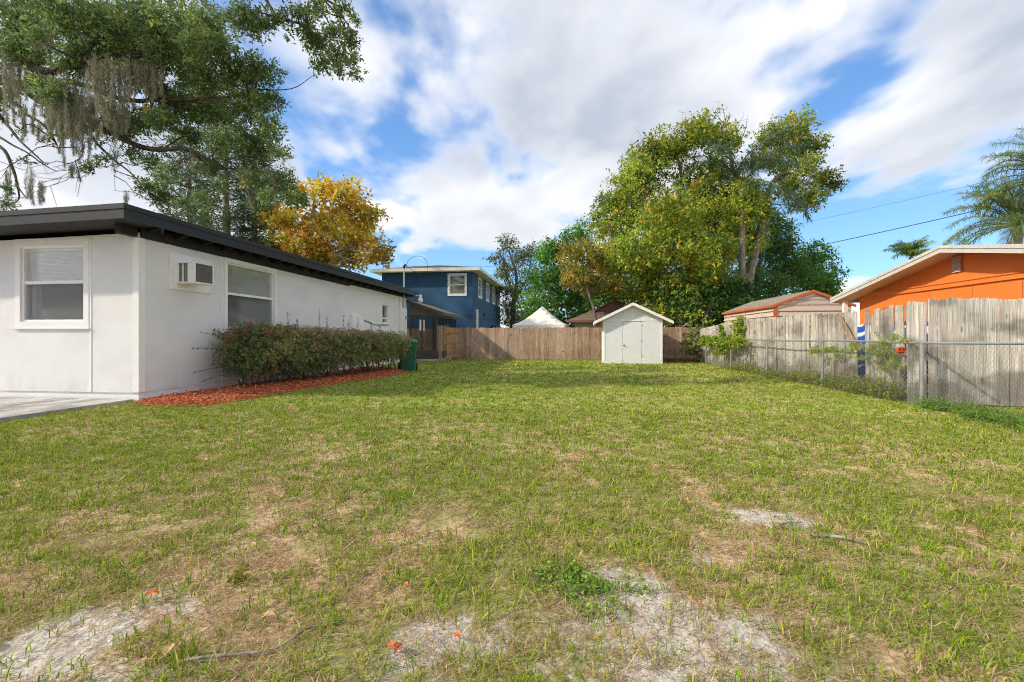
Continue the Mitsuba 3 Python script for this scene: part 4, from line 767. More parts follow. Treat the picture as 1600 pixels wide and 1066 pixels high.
tree('dense_green_tree', 'dense bright green tree behind the canopy tent', GREENMID, [[(1.0, 32.6, 0, .28), (.8, 32.6, 3, .2), (.3, 32.5, 5.5, .12), (0, 32.5, 7.5, .04)]], R, bright=3.2, n_sprig=55, per=9, size=.18, pal=[((.055, .11, .022), 5), ((.065, .14, .028), 4), ((.03, .075, .018), 3)], gap=.38, sprig_r=.3)
tree('sparse_oak', 'sparse grey green oak standing farthest back beside the blue house', GREYOAK, [[(-5.1, 40.5, 0, .3), (-5, 40.5, 4, .22), (-4.7, 40.4, 6.5, .14), (-5.4, 40.3, 9, .05)], [(-4.9, 40.5, 4.5, .15), (-3.9, 40.5, 6.2, .09), (-3.4, 40.5, 8.2, .03)], [(-5, 40.5, 5, .13), (-5.7, 40.4, 7, .07), (-5.9, 40.4, 8.5, .03)]], R, n_sprig=40, per=9, size=.17, pal=[((.085, .105, .055), 5), ((.11, .125, .065), 4), ((.06, .08, .04), 3)], gap=.45, sprig_r=.3)
tree('dark_green_tree', 'dark green tree filling the space under the leaning tree', DARKRIGHT, [[(12.0, 31.8, 0, .28), (12.2, 31.9, 3, .2), (12.5, 32, 6, .1), (12.7, 32, 8, .04)]], R, bright=3.3, n_sprig=55, per=9, size=.18, pal=[((.04, .075, .022), 5), ((.05, .10, .03), 4), ((.025, .05, .016), 3)], gap=.37, sprig_r=.3)
tree('round_green_tree', 'rounded green tree behind the beige metal shed', ROUNDRIGHT, [[(17.4, 36, 0, .28), (17.4, 36, 3, .2), (17.5, 36, 5, .12), (17.6, 36, 6.6, .05)]], R, bright=3.0, n_sprig=55, per=9, size=.18, pal=[((.055, .115, .026), 5), ((.075, .145, .035), 4), ((.035, .075, .02), 3)], gap=.37, sprig_r=.28)
tree('understory_shrub', 'dark leafy undergrowth shrub in the fence corner below the spreading tree', UNDER, [[(6.9, 25.6, 0, .12), (7.0, 25.6, 1.2, .09), (7.3, 25.7, 2.4, .04)]], R, cat='shrub', n_sprig=80, per=9, size=.15, pal=[((.03, .075, .022), 5), ((.055, .115, .028), 3), ((.02, .045, .015), 3), ((.11, .15, .03), .6)], gap=.36, sprig_r=.25)
tree('pink_shrub', 'small tree with salmon pink leaves glimpsed behind the brown bungalow roof', PINK[:2], [[(4.0, 30.4, 0, .1), (4.0, 30.4, 3.5, .07), (3.9, 30.4, 5.4, .03)]], R, n_sprig=30, per=9, size=.16, bright=1.4, pal=[((.55, .22, .13), 4), ((.45, .26, .12), 3), ((.2, .17, .06), 1)], gap=.36, sprig_r=.2)
SYP = [((.40, .265, .05), 5), ((.32, .19, .04), 3), ((.39, .31, .065), 3.5), ((.20, .22, .035), 3.4), ((.22, .11, .02), 1.2)]
tree('yellow_sycamore', 'golden yellow autumn tree rising behind the white house roof', SYC, [[(-14.4, 23.2, 0, .25), (-14.3, 23.2, 3.5, .2), (-14.1, 23.3, 6, .14), (-13.9, 23.4, 8.5, .07), (-13.7, 23.5, 10.3, .02)], [(-14.3, 23.2, 3.5, .12), (-13, 23.4, 5.2, .08), (-11.8, 23.8, 6.4, .03)], [(-14.2, 23.2, 4.5, .11), (-15.5, 23, 6.2, .07), (-16.5, 23, 7.6, .03)], [(-14.1, 23.3, 6, .08), (-13, 23.5, 7.6, .05), (-12.3, 23.8, 8.6, .02)]], R, 'm_bark_pale', n_sprig=55, per=8, size=.18, pal=SYP, bright=2.35, gap=.44, sprig_r=.3, aspect=.75)

# pines with whorled boughs behind the roof
def pine(label, x, y, h, r0, spreadm, seed, z0=3.2):
    Rp = np.random.default_rng(seed); k = thing('feathery_pine', label, 'tree', None)
    q = [(x, y, 0, r0), (x + .05, y, h * .35, r0 * .8), (x - .05, y, h * .7, r0 * .5), (x, y, h, .02)]
    part(k, 'trunk', limbs_mesh([q], .06, 10), 'm_bark_pale', True)
    br, cs, dsn = [], [], []
    for z in np.arange(z0, h - .3, .55):
        for a in np.arange(5) * 1.256 + Rp.random() * 6:
            if Rp.random() < .2: continue
            L = spreadm * (1 - .55 * (z / h)) * Rp.uniform(.55, 1.1); d = np.array([math.cos(a), math.sin(a), Rp.uniform(-.05, .3)])
            p0 = np.array([x, y, z]); p1 = p0 + d * L * .55 + [0, 0, .05]; p2 = p0 + d * L + [0, 0, Rp.uniform(-.15, .12)]
            br.append(tube([p0, p1, p2], [.03, .02, .006], 5))
            for t in np.linspace(.3, 1, 9):
                c = p0 + (p2 - p0) * t; cs.append(np.repeat(c[None], 13, 0)); dsn.append(np.repeat(d[None], 13, 0))
    part(k, 'branches', br, 'm_bark_pale')
    c = np.vstack(cs); d = np.vstack(dsn); n_ = len(c)
    c = c + Rp.normal(size=c.shape) * [.22, .22, .09]
    dd = unit(d * .7 + Rp.normal(size=c.shape) * .6 + [0, 0, .1]); nr = unit(Rp.normal(size=c.shape) + [0, 0, 1])
    Ls = Rp.uniform(.2, .42, n_); v, f = leaf_mesh(c, dd, nr, Ls, Ls * .16)
    col = np.array([.105, .155, .075]) * Rp.uniform(.6, 1.4, (n_, 1))
    part(k, 'needles', (v, f), 'm_leaf', color=np.repeat(col, 4, 0))
pine('feathery dark pine with pale trunk behind the roof, nearer the oak', -18.5, 22.6, 14.0, .27, 3.6, 71)
pine('feathery dark pine with pale trunk behind the roof, nearer the yellow tree', -17.3, 23.2, 12.2, .25, 2.2, 72)
pine('feathery dark pine behind the roof, farthest west of the three', -21.6, 23.6, 13.0, .24, 3.2, 73)

# the live oak overhanging the house
OKP = [((.050, .075, .030), 5), ((.070, .098, .040), 4), ((.036, .055, .024), 4), ((.11, .125, .035), 1.0), ((.30, .16, .03), .05)]
ok = thing('live_oak', 'huge live oak spreading its mossy limbs over the white house', 'tree')
trunk = [(-20.5, 9.6, -.1, .75), (-20.3, 9.7, 1.6, .62), (-19.6, 9.8, 3.2, .55), (-18.3, 9.7, 4.6, .45)]
part(ok, 'trunk', limbs_mesh([trunk], .1, 14), 'm_bark_oak', True)
OAK_ALL = [[trunk[-1]] + [tuple(q) for q in OAK_LIMBS[0]]] + [[trunk[-1]] + [tuple(q) for q in OAK_LIMBS[2]]] + [[trunk[-1]] + [tuple(q) for q in OAK_LIMBS[4]]] + [l for i, l in enumerate(OAK_LIMBS) if i not in (0, 2, 4)]
for l in OAK_ALL: part(ok, 'limb', limbs_mesh([[(a, b, c, d * .68) for a, b, c, d in l]], .16, 10), 'm_bark_oak', True)
part(ok, 'twigs', twig_to(OAK, OAK_LIMBS, R, .012) + [q for b in ((-10.2, 8.2, 5.0), (-9.8, 8.4, 4.8), (-10.6, 8.4, 5.4), (-9.3, 8.6, 4.9)) for q in bare(R, b, 3, 1.0, -.35, .010)], 'm_twig', True, kind='stuff')
# foliage over and beyond the frame, so that the crown goes on above and to the west
MORE = []
Ro = np.random.default_rng(44)
for k in range(46):
    a = Ro.random(); MORE.append((Ro.uniform(-19, -9.8), Ro.uniform(6.0, 13.5), Ro.uniform(7.4, 10.5), Ro.uniform(.5, .9)))
for x0, z0 in ((-11.5, 7.2), (-10.8, 7.6), (-10.3, 6.9), (-9.7, 7.4), (-9.1, 6.8), (-12.0, 6.7), (-11.1, 6.6), (-10.0, 7.9), (-9.4, 7.9), (-8.7, 7.6), (-11.8, 8.0), (-8.2, 7.0), (-10.6, 6.3), (-11.6, 6.2), (-8.0, 7.9), (-7.5, 6.6), (-9.0, 6.1), (-8.4, 5.7)):
    OAK = OAK + [(x0, 8.6 + Ro.uniform(-.5, .9), z0, Ro.uniform(.34, .48))]
v, f, c = foliage(OAK, 560, 9, .066, OKP, np.random.default_rng(8), bright=3.7, gap=.45, sprig_r=.10, aspect=.42, gfreq=1.5)
part(ok, 'crown', (v, f), 'm_leaf', color=c)
v, f, c = foliage(MORE, 60, 9, .11, OKP, np.random.default_rng(9), bright=3.7, gap=.40, sprig_r=.2, aspect=.45)
part(ok, 'crown', (v, f), 'm_leaf', color=c)
# moss: hanging beards of thin curled strands
def beard(R, top, L, w, n):
    m = max(3, int(w / .022)); ao = R.random(m) * 6.283; ro = w * np.sqrt(R.random(m)); lo = L * R.uniform(.35, 1.15, m); so = R.uniform(.012, .03, m)
    k = R.choice(m, n, p=lo / lo.sum()); t0 = R.random(n) ** .85; tap = so[k] * (1.15 - .8 * t0)
    x0 = np.stack([np.cos(ao[k]) * ro[k] * 1.4 + R.normal(size=n) * tap + .02 * np.sin(t0 * 7 + k), np.sin(ao[k]) * ro[k] + R.normal(size=n) * tap, -t0 * lo[k] + .06 * np.cos(k * 2.1)], -1) + top
    l = R.uniform(.05, .12, n); d = unit(R.normal(size=(n, 3)) * [.32, .32, .3] + [0, 0, -1]); nr = unit(R.normal(size=(n, 3)))
    return leaf_mesh(x0, d, nr, l, np.full(n, .006) * R.uniform(.7, 1.6, n))
MOSS = [(-12.0,8.56,7.42,0.84,0.2),(-12.68,8.78,7.39,1.01,0.17),(-11.32,8.44,7.71,1.31,0.18),(-11.14,8.47,6.81,0.96,0.22),(-10.65,8.33,6.63,1.08,0.24),(-10.27,8.28,6.77,1.2,0.19),(-9.71,8.25,6.85,0.99,0.19),(-9.51,8.27,6.91,1.06,0.26),(-9.25,8.3,6.91,0.93,0.29),(-8.92,8.35,6.91,0.93,0.29),(-8.59,8.39,6.91,0.79,0.21),(-8.39,8.41,6.85,0.73,0.11),(-9.54,8.37,6.24,0.87,0.17),(-9.28,8.4,6.04,0.67,0.11),(-10.18,8.39,6.29,0.95,0.22),(-9.98,8.41,6.09,0.81,0.19),(-10.56,8.44,5.87,0.89,0.18),(-10.35,8.47,5.66,0.61,0.14),(-11.19,8.56,6.31,0.84,0.14),(-11.86,8.58,6.29,0.77,0.13),(-12.38,8.71,7.11,1.08,0.13),(-11.53,8.52,7.15,0.97,0.14),(-10.69,8.42,6.34,0.82,0.22),(-10.56,8.54,4.95,0.41,0.08),(-11.66,8.5,4.89,0.77,0.07),(-11.31,8.45,4.54,0.62,0.07),(-12.09,8.45,4.89,0.56,0.08),(-9.71,8.65,5.32,0.55,0.04),(-11.42,8.53,5.89,0.63,0.04),(-6.7,8.83,4.7,0.74,0.09),(-6.59,8.84,4.6,0.61,0.08),(-6.83,8.81,4.78,0.54,0.07),(-9.24,8.51,4.26,0.24,0.04),(-7.93,8.67,5.08,0.47,0.04),(-6.23,8.89,4.74,0.34,0.08),(-10.11,8.4,7.57,0.54,0.09),(-11.21,8.46,8.05,0.55,0.11)]
Rm = np.random.default_rng(6); mv = []; mc = []
for x, y, z, L, w in MOSS:
    n = int(2600 * (L * w) / .2) + 120; q = beard(Rm, np.array([x, y, z]), L, w, n); mv.append(q)
    t = np.array([[.42, .42, .32], [.32, .33, .25], [.50, .48, .35]])[Rm.integers(0, 3, n)] * Rm.uniform(.6, 1.25, (n, 1)); mc.append(np.repeat(t, 4, 0))
struct('hanging_moss', mv, 'm_leaf', 'beards of grey Spanish moss hanging from the oak limbs', kind='stuff', color=np.vstack(mc))
# ------------------------------------------------------------------ lawn
def blades(x, y, z, h, w, lean, az, R, bend=.5):
    n = len(x); b = np.stack([x, y, z], -1); s = np.stack([-np.sin(az), np.cos(az), az * 0], -1); d = np.stack([np.cos(az), np.sin(az), az * 0], -1)
    s = unit(s + .35 * R.normal(size=s.shape) * [1, 1, 0])
    h, w, lean = h[:, None], w[:, None], lean[:, None]
    m = b + d * h * .42 * np.sin(lean) + [0, 0, 1] * h * .55 * np.cos(lean)
    t = m + d * h * .5 * np.sin(lean + bend) + [0, 0, 1] * h * .5 * np.cos(lean + bend)
    t[:, 2] = np.maximum(t[:, 2], b[:, 2] + .004); m[:, 2] = np.maximum(m[:, 2], b[:, 2] + .006)
    v = np.stack([b - s * w * .4, b + s * w * .4, m + s * w * .5, m - s * w * .5, t], 1).reshape(-1, 3)
    f = (np.array([[0, 1, 2], [0, 2, 3], [3, 2, 4]])[None] + (np.arange(n) * 5)[:, None, None]).reshape(-1, 3)
    return v, f
def in_yard(x, y):
    ok_ = (x > -7.9) | (y < 7.4)
    ok_ &= ~((x < -7.95) & (y < 7.5))
    ok_ &= (y < 24.35) & (x < 11)
    ok_ &= ~((x > 5.8) & (y > 9.0) & (x > 6.25)) 
    import shapely as sh_
    ok_ &= ~sh_.contains_xy(_mp.buffer(-.04), x, y)
    ok_ &= ~((x > 1.5) & (x < 4.2) & (y > 21.05) & (y < 23.6)) & ~((x < -6.3) & (y > 21.6))
    X = x * math.cos(YAW) + y * math.sin(YAW); Z = -x * math.sin(YAW) + y * math.cos(YAW)
    return ok_ & (Z > .9) & (abs(X) < Z * 1.45 + 1.2)
def sample(y0, y1, dens, R):
    w = 1.6 * y1 + 1.6
    n = int(dens * 2 * w * (y1 - y0)); x, y = R.uniform(-w, w, n), R.uniform(y0, y1, n)
    k = in_yard(x, y); return x[k], y[k]
def cover(x, y):
    q = np.stack([x * 1.05, y * 1.05, x * 0 + 3], -1); q2 = np.stack([x * 4.3, y * 4.3, x * 0 + 6], -1)
    a = .62 * meshkit.fbm(q, 3, seed=31) + .38 * meshkit.fbm(q2, 2, seed=33)
    near = np.clip((5.2 - y) / 3.4, 0, 1)
    c = np.clip((a - (.13 + .205 * near)) / .18, .0, 1)
    return c * np.clip(1.12 - 1.5 * g_sand(x, y), 0.20, 1)
G1, G2, G3, G4 = (.22, .33, .025), (.30, .41, .035), (.41, .43, .065), (.15, .24, .025)
def gcol(x, y, R, n):
    t = meshkit.fbm(np.stack([x * .35, y * .35, x * 0 + 8], -1), 3, seed=41)
    yel = np.clip((t - .42) * 2.6, 0, 1) * .6 + .25 * np.clip((x + 1) / 5, 0, 1) + .1
    base = np.array([G1, G2, G4])[R.integers(0, 3, n)]
    k = (R.random(n) < yel * .55)[:, None]
    base = np.where(k, np.array(G3) * R.uniform(.7, 1.25, (n, 1)), base)
    dead = (R.random(n) < .13)[:, None]
    base = np.where(dead, np.array([.46, .35, .19]) * R.uniform(.6, 1.3, (n, 1)), base)
    return np.clip(base * R.uniform(.72, 1.3, (n, 1)) * (1 + .05 * R.normal(size=(n, 3))), .01, .8)
Rg = np.random.default_rng(77)
gm, gcl = [], []
def put(m, c): gm.append(m); gcl.append(c)
# (from, to, tufts per m2, blades per tuft, height, width)
for y0, y1, dens, per, hh, ww in ((.8, 2.6, 640, 10, .043, .0043), (2.6, 4.5, 500, 10, .043, .0052), (4.5, 7.5, 320, 8, .043, .0072), (7.5, 12, 180, 6, .043, .0105), (12, 18, 75, 5, .05, .018), (18, 24.4, 44, 5, .05, .027)):
    x, y = sample(y0, y1, dens, Rg); k = Rg.random(len(x)) < cover(x, y); x, y = x[k], y[k]
    tall = (Rg.random(len(x)) < .10) * .8 + 1
    n = len(x) * per; X = np.repeat(x, per) + Rg.normal(size=n) * (.018 + ww * .8); Y = np.repeat(y, per) + Rg.normal(size=n) * (.018 + ww * .8)
    put(blades(X, Y, gz(X, Y) - .004, hh * Rg.lognormal(0, .34, n) * np.repeat(tall, per), ww * Rg.uniform(.6, 1.3, n), np.abs(Rg.normal(.72, .38, n)).clip(0, 1.45), np.arctan2(Y - np.repeat(y, per), X - np.repeat(x, per)) + Rg.normal(size=n) * .9, Rg, Rg.uniform(.2, 1.0, n)[:, None]), np.repeat(gcol(X, Y, Rg, n), 5, 0))
v, f = cat(gm)
struct('lawn_grass', (v, f), 'm_grass', 'patchy mown grass of the back lawn', kind='stuff', color=np.vstack(gcl))
# dead straw lying between the tufts
sm, scol = [], []
for y0, y1, dens, L, ww in ((.8, 2.4, 11000, .05, .0023), (2.4, 4.2, 5200, .055, .0034), (4.2, 7.5, 1500, .07, .0060)):
    x, y = sample(y0, y1, dens, Rg)
    bare_ = 1 - .75 * cover(x, y) - .55 * np.clip(g_sand(x, y) * 1.6 - .45, 0, 1)
    clump = meshkit.fbm(np.stack([x * 7, y * 7, x * 0], -1), 3, seed=55)
    k = Rg.random(len(x)) < bare_ * np.clip((clump - .3) * 3.2, .05, 1); x, y = x[k], y[k]; n = len(x)
    put_ = blades(x, y, gz(x, y) + Rg.uniform(.0, .012, n), L * Rg.lognormal(0, .4, n), ww * Rg.uniform(.6, 1.4, n), Rg.uniform(1.15, 1.5, n), Rg.uniform(0, 6.283, n), Rg, Rg.uniform(-.2, .3, n)[:, None])
    sm.append(put_); c = np.array([[.56, .40, .23], [.42, .28, .16], [.70, .56, .36], [.25, .16, .09], [.50, .32, .17]])[Rg.integers(0, 5, n)] * Rg.uniform(.7, 1.25, (n, 1)); scol.append(np.repeat(c, 5, 0))
struct('dry_straw', sm, 'm_grass', 'dead straw lying between the grass tufts', kind='stuff', color=np.vstack(scol))
# mulch chips
xm_, ym_ = Rg.uniform(-7.9, -4.95, 26000), Rg.uniform(7.0, 16.6, 26000)
k = shapely.contains_xy(_mp.buffer(.03), xm_, ym_) & (Rg.random(26000) < np.where(ym_ < 11, 1, .6)); xm_, ym_ = xm_[k], ym_[k]; n = len(xm_)
dd = unit(np.stack([Rg.normal(size=n), Rg.normal(size=n), Rg.normal(size=n) * .25], -1)); L = Rg.uniform(.03, .085, n)
v, f = leaf_mesh(np.stack([xm_, ym_, mulch_h(xm_, ym_) + Rg.uniform(.0, .02, n)], -1), dd, unit(Rg.normal(size=(n, 3)) * .5 + [0, 0, 1]), L, L * .36)
c = np.array([[.68, .175, .045], [.48, .11, .04], [.68, .25, .11], [.22, .07, .035]])[Rg.integers(0, 4, n)] * Rg.uniform(.7, 1.2, (n, 1))
struct('mulch_chips', (v, f), 'm_leaf_opaque', 'red wood mulch chips strewn over the bed', kind='stuff', color=np.repeat(c, 4, 0))
# leaf litter in the far corner
xl, yl = Rg.uniform(4.2, 6.4, 2600), Rg.uniform(22.2, 24.6, 2600); n = 2600
dd = unit(np.stack([Rg.normal(size=n), Rg.normal(size=n), Rg.normal(size=n) * .3], -1)); L = Rg.uniform(.06, .13, n)
v, f = leaf_mesh(np.stack([xl, yl, gz(xl, yl) + Rg.uniform(.0, .09, n) * np.clip((yl - 22.1), 0, 1)], -1), dd, unit(Rg.normal(size=(n, 3)) * .6 + [0, 0, 1]), L, L * .5)
c = np.array([[.22, .10, .05], [.15, .075, .045], [.33, .13, .06], [.09, .055, .035]])[Rg.integers(0, 4, n)]
struct('leaf_litter', (v, f), 'm_leaf_opaque', 'brown fallen leaf litter heaped in the fence corner', kind='stuff', color=np.repeat(c, 4, 0))

# ------------------------------------------------------------------ hedge
hg = thing('clipped_hedge', 'long dark green and purple hedge clipped flat under the house windows', 'hedge')
Rh = np.random.default_rng(12)
def hpath(t): return np.array([-7.22 + 1.10 * t ** .9, 9.25 + 5.9 * t])
HC, stems = [], []
for i in range(25):
    t = i / 24; c = hpath(t); topz = 1.40 - .17 * t
    nrm = np.array([.984, -.18])
    for s_ in (-.36, 0, .38):
        for z in (.42, .66, .92, topz - .2):
            if z < .5 and Rh.random() < (.8 if t > .42 else .35): continue
            if z < .75 and t > .55 and s_ < 0 and Rh.random() < .5: continue
            r = (.26 if z > .5 else .2) * Rh.uniform(.85, 1.2); w_ = s_ * (1.0 if z > .6 else .75)
            HC.append((c[0] + nrm[0] * w_ + Rh.normal() * .05, c[1] + nrm[1] * w_ + Rh.normal() * .05, z + Rh.normal() * .03, r))
HC += [(hpath(t)[0] + .55 + Rh.normal() * .06, hpath(t)[1], Rh.uniform(.6, 1.2), Rh.uniform(.12, .2)) for t in Rh.random(16)] + [(hpath(t)[0] + Rh.uniform(-.2, .4), hpath(t)[1], 1.32 - .15 * t, Rh.uniform(.12, .18)) for t in Rh.random(14)]
HC += [(-5.55, 14.9, .98, .2), (-5.6, 14.75, .72, .18), (-5.85, 14.9, 1.0, .26), (-5.75, 15.1, .8, .2), (-5.9, 14.7, 1.15, .22), (-7.25, 8.95, .75, .2), (-7.2, 8.85, 1.1, .22), (-7.25, 9.0, .45, .16), (-6.05, 15.3, .85, .25), (-6.0, 15.35, .62, .2)]
for i in range(17):
    c = hpath((i + .5) / 17)
    for j in range(5):
        b = np.array([c[0] + Rh.normal() * .12, c[1] + Rh.normal() * .1, .03]); e = b + [Rh.normal() * .26, Rh.normal() * .3, Rh.uniform(.55, 1.0)]
        stems.append(tube(smooth_line([(*b, .017), *[(*((b + e) / 2 + Rh.normal(size=3) * .06), .012)], (*e, .006)], 4)[:, :3], np.linspace(.018, .006, 9), 5))
HPAL = [((.055, .075, .030), 5), ((.078, .098, .036), 4), ((.105, .125, .04), 1.8), ((.032, .045, .024), 3.5), ((.13, .075, .055), 2.6), ((.22, .11, .055), .4)]
HTOP = [((.15, .07, .062), 4), ((.10, .055, .05), 3), ((.075, .09, .035), 4), ((.05, .07, .026), 3)]
v, f, c = foliage(HC, 270, 8, .056, HPAL, Rh, bright=4.3, gap=.44, sprig_r=.07, aspect=.5, flat=.9, gfreq=1.2)
tops = [(q[0], q[1], q[2] + .11, q[3] * .95) for q in HC if q[2] > 1.0]
v2, f2, c2 = foliage(tops, 190, 8, .052, HTOP, Rh, bright=3.5, gap=.36, sprig_r=.08, aspect=.5, flat=.5, droop=-.5)
part(hg, 'stems', stems, 'm_twig', True, kind='stuff')
part(hg, 'foliage', [(v, f), (v2, f2)], 'm_leaf', color=np.vstack([c, c2]))
shoots, sv, sc2 = [], [], []
for (t, h_, dx) in ((.22, .45, .0), (.25, .3, .1), (.42, .62, -.1), (.44, .4, .05), (.55, .5, .05), (.60, .3, .0), (.78, .35, .1), (.9, .25, 0), (.15, .2, .1), (.68, .3, -.1)):
    c = hpath(t); b = np.array([c[0] + dx, c[1], 1.25]); e = b + [Rh.normal() * .09, Rh.normal() * .09, h_ + .1]
    shoots.append(tube([b, (b + e) / 2 + Rh.normal(size=3) * .02, e], [.005, .004, .002], 4)); sv.append((b, e))
for (b, e) in (((-7.3, 8.95, .95), (-7.6, 8.35, .98)), ((-7.25, 8.9, .6), (-7.45, 8.2, .5)), ((-7.25, 8.95, .45), (-7.35, 8.3, .3)), ((-7.3, 9.0, 1.2), (-7.55, 8.5, 1.3)), ((-7.2, 8.9, .75), (-7.2, 8.4, .72))):
    b, e = np.array(b), np.array(e); shoots.append(tube([b, (b + e) / 2, e], [.007, .005, .002], 4)); sv.append((b, e))
pp, dd2 = [], []
for b, e in sv:
    n = 34; t = Rh.random(n) ** .8; pp.append(b + (e - b) * t[:, None]); dd2.append(unit(Rh.normal(size=(n, 3)) * .7 + unit(e - b) * .6))
pp, dd2 = np.vstack(pp), np.vstack(dd2); L = Rh.uniform(.025, .05, len(pp))
v, f = leaf_mesh(pp, dd2, unit(Rh.normal(size=pp.shape)), L, L * .5)
part(hg, 'shoots', shoots, 'm_twig', kind='stuff')
part(hg, 'shoot_leaves', (v, f), 'm_leaf', color=np.repeat(np.array([.20, .12, .10]) * Rh.uniform(.6, 1.4, (len(pp), 1)), 4, 0))

# ------------------------------------------------------------------ palms
def frond(base, az, el, L, R, droop, nl=46, ll=.75, w=.035, hang=-.15):
    t = np.linspace(0, 1, 12); d = np.array([math.cos(az), math.sin(az)])
    a = el - droop * t ** 1.3; ds = L / 11
    r = np.concatenate([[0], np.cumsum(np.cos(a) * ds)[:-1]]); z = np.concatenate([[0], np.cumsum(np.sin(a) * ds)[:-1]])
    P = np.stack([base[0] + d[0] * r, base[1] + d[1] * r, base[2] + z], -1)
    st_ = tube(P, np.linspace(.032, .006, 12), 5)
    u = np.repeat(np.linspace(.16, 1, nl), 2); sd = np.tile([1, -1], nl)
    p = np.stack([np.interp(u, t, P[:, k]) for k in range(3)], -1); tg = unit(np.stack([np.interp(u, t, np.gradient(P[:, k])) for k in range(3)], -1))
    side = np.stack([-d[1] + 0 * u, d[0] + 0 * u, 0 * u], -1) * sd[:, None]
    dr_ = unit(side * .62 + tg * .5 + R.normal(size=p.shape) * .24 + np.array([0, 0, hang]))
    Ls = ll * (1 - .55 * np.abs(u - .45) ** 1.2 * 1.6) * R.uniform(.8, 1.15, len(u))
    q = p + dr_ * (Ls * .55)[:, None]; e = q + unit(dr_ * .8 + [0, 0, -.7]) * (Ls * .5)[:, None]
    s = unit(np.cross(dr_, [0, 0, 1.0])) * w
    v = np.stack([p - s * .4, p + s * .4, q + s * .5, q - s * .5, e], 1).reshape(-1, 3)
    f = (np.array([[0, 1, 2], [0, 2, 3], [3, 2, 4]])[None] + (np.arange(len(u)) * 5)[:, None, None]).reshape(-1, 3)
    return st_, (v, f)
def palm(label, x, y, h, r0, n, L, seed, pal, els=(-.3, 1.25), trunk_=True, azs=None, ll=.75, w=.035, droop=(1.0, 1.7), nl=46, hang=-.15):
    Rp = np.random.default_rng(seed); k = thing('palm_tree', label, 'palm')
    q = [(x, y, 0, r0 * 1.25), (x + .03, y, h * .5, r0), (x, y, h, r0 * .85)]
    part(k, 'trunk', limbs_mesh([q], .02, 12), 'm_bark_palm', True)
    for i in range(n):
        az = (azs[i] if azs and i < len(azs) else i * 2.39996 + Rp.normal() * .2); el = els[0] + (els[1] - els[0]) * Rp.random() ** .85
        s, lv = frond((x, y, h + .05), az, el, L * Rp.uniform(.85, 1.1), Rp, Rp.uniform(*droop), ll=ll, w=w, nl=nl, hang=hang)
        fk = part(k, 'frond', lv, 'm_leaf', color=np.repeat(np.array(pal)[Rp.integers(0, len(pal))] * Rp.uniform(.7, 1.3, (len(lv[0]) // 5, 1)), 5, 0))
        part(fk, 'stalk', s, 'm_leafstalk')
paint('m_leafstalk', (.16, .18, .06), .2, .6)
PGB = [(.10, .18, .11), (.13, .21, .12), (.09, .15, .09)]
palm('tall palm with long drooping fronds standing inside the big tree crowns', 9.6, 27.0, 9.6, .17, 13, 4.3, 5, PGB, els=(-.1, 1.3), ll=.95, w=.032, droop=(1.2, 1.8), nl=70)
PGY = [(.19, .30, .09), (.24, .34, .10), (.31, .36, .10), (.16, .24, .12)]
palm('feathery palm rising behind the orange house ridge, lower of the pair', 18.9, 21.9, 5.9, .16, 46, 2.9, 6, PGY, els=(-.2, 1.5), ll=.6, w=.017, nl=80, droop=(1.1, 1.9), hang=.05)
palm('feathery palm rising behind the orange house ridge, taller of the pair', 20.2, 22.0, 7.8, .17, 46, 2.9, 7, PGY, els=(-.2, 1.5), ll=.6, w=.017, nl=80, droop=(1.1, 1.9), hang=.05)
palm('small palm top peeking over the orange house eave', 22.3, 33.0, 6.45, .15, 26, 1.5, 8, [(.26, .40, .12), (.34, .46, .14)], els=(.45, 1.57), ll=.5, w=.035)
# broad-leaved plant under the palm
# ------------------------------------------------------------------ weeds, vines
def weed(name, label, pts, R, hgt, leaf, pal, n, group=None, cat='weed', w=.5):
    k = thing(name, label, cat, group); P, D, S = [], [], []
    for (x, y, z0, r, h) in pts:
        for i in range(n):
            b = np.array([x + R.normal() * r * .45, y + R.normal() * r * .45, z0]); e = b + [R.normal() * r * .5, R.normal() * r * .5, h * R.uniform(.5, 1.1)]
            S.append(tube([b, (b + e) / 2 + R.normal(size=3) * .02, e], [.004, .003, .0015], 3))
            m = 16; t = R.uniform(.2, 1, m); P.append(b + (e - b) * t[:, None] + R.normal(size=(m, 3)) * .02); D.append(unit(R.normal(size=(m, 3)) + [0, 0, .3]))
    P, D = np.vstack(P), np.vstack(D); L = leaf * R.uniform(.6, 1.3, len(P)); v, f = leaf_mesh(P, D, unit(R.normal(size=P.shape) * .8 + [0, 0, 1]), L, L * w)
    c = np.array(pal)[R.integers(0, len(pal), len(P))] * R.uniform(.7, 1.3, (len(P), 1))
    part(k, 'stems', S, 'm_leafstalk', kind='stuff'); part(k, 'leaves', (v, f), 'm_leaf', color=np.repeat(c, 4, 0))
Rw = np.random.default_rng(21)
WG = [(.20, .31, .06), (.28, .35, .08), (.14, .21, .06), (.40, .32, .15), (.36, .39, .10)]
weed('fence_weeds', 'straggly green and brown weeds growing through the foot of the chain link', [(6.08 + Rw.normal() * .05, y, 0, .22, Rw.uniform(.25, .5)) for y in np.arange(9.4, 13.2, .16)], Rw, .4, .055, WG, 16, w=.35)
weed('fence_weeds', 'sparser low weeds farther along between the two fences', [(6.05 + Rw.normal() * .06, y, 0, .25, Rw.uniform(.12, .4)) for y in np.arange(13.4, 18.5, .3)], Rw, .3, .06, WG, 12, w=.4)
VG = [(.28, .42, .05), (.36, .47, .07), (.19, .32, .05), (.46, .44, .09)]
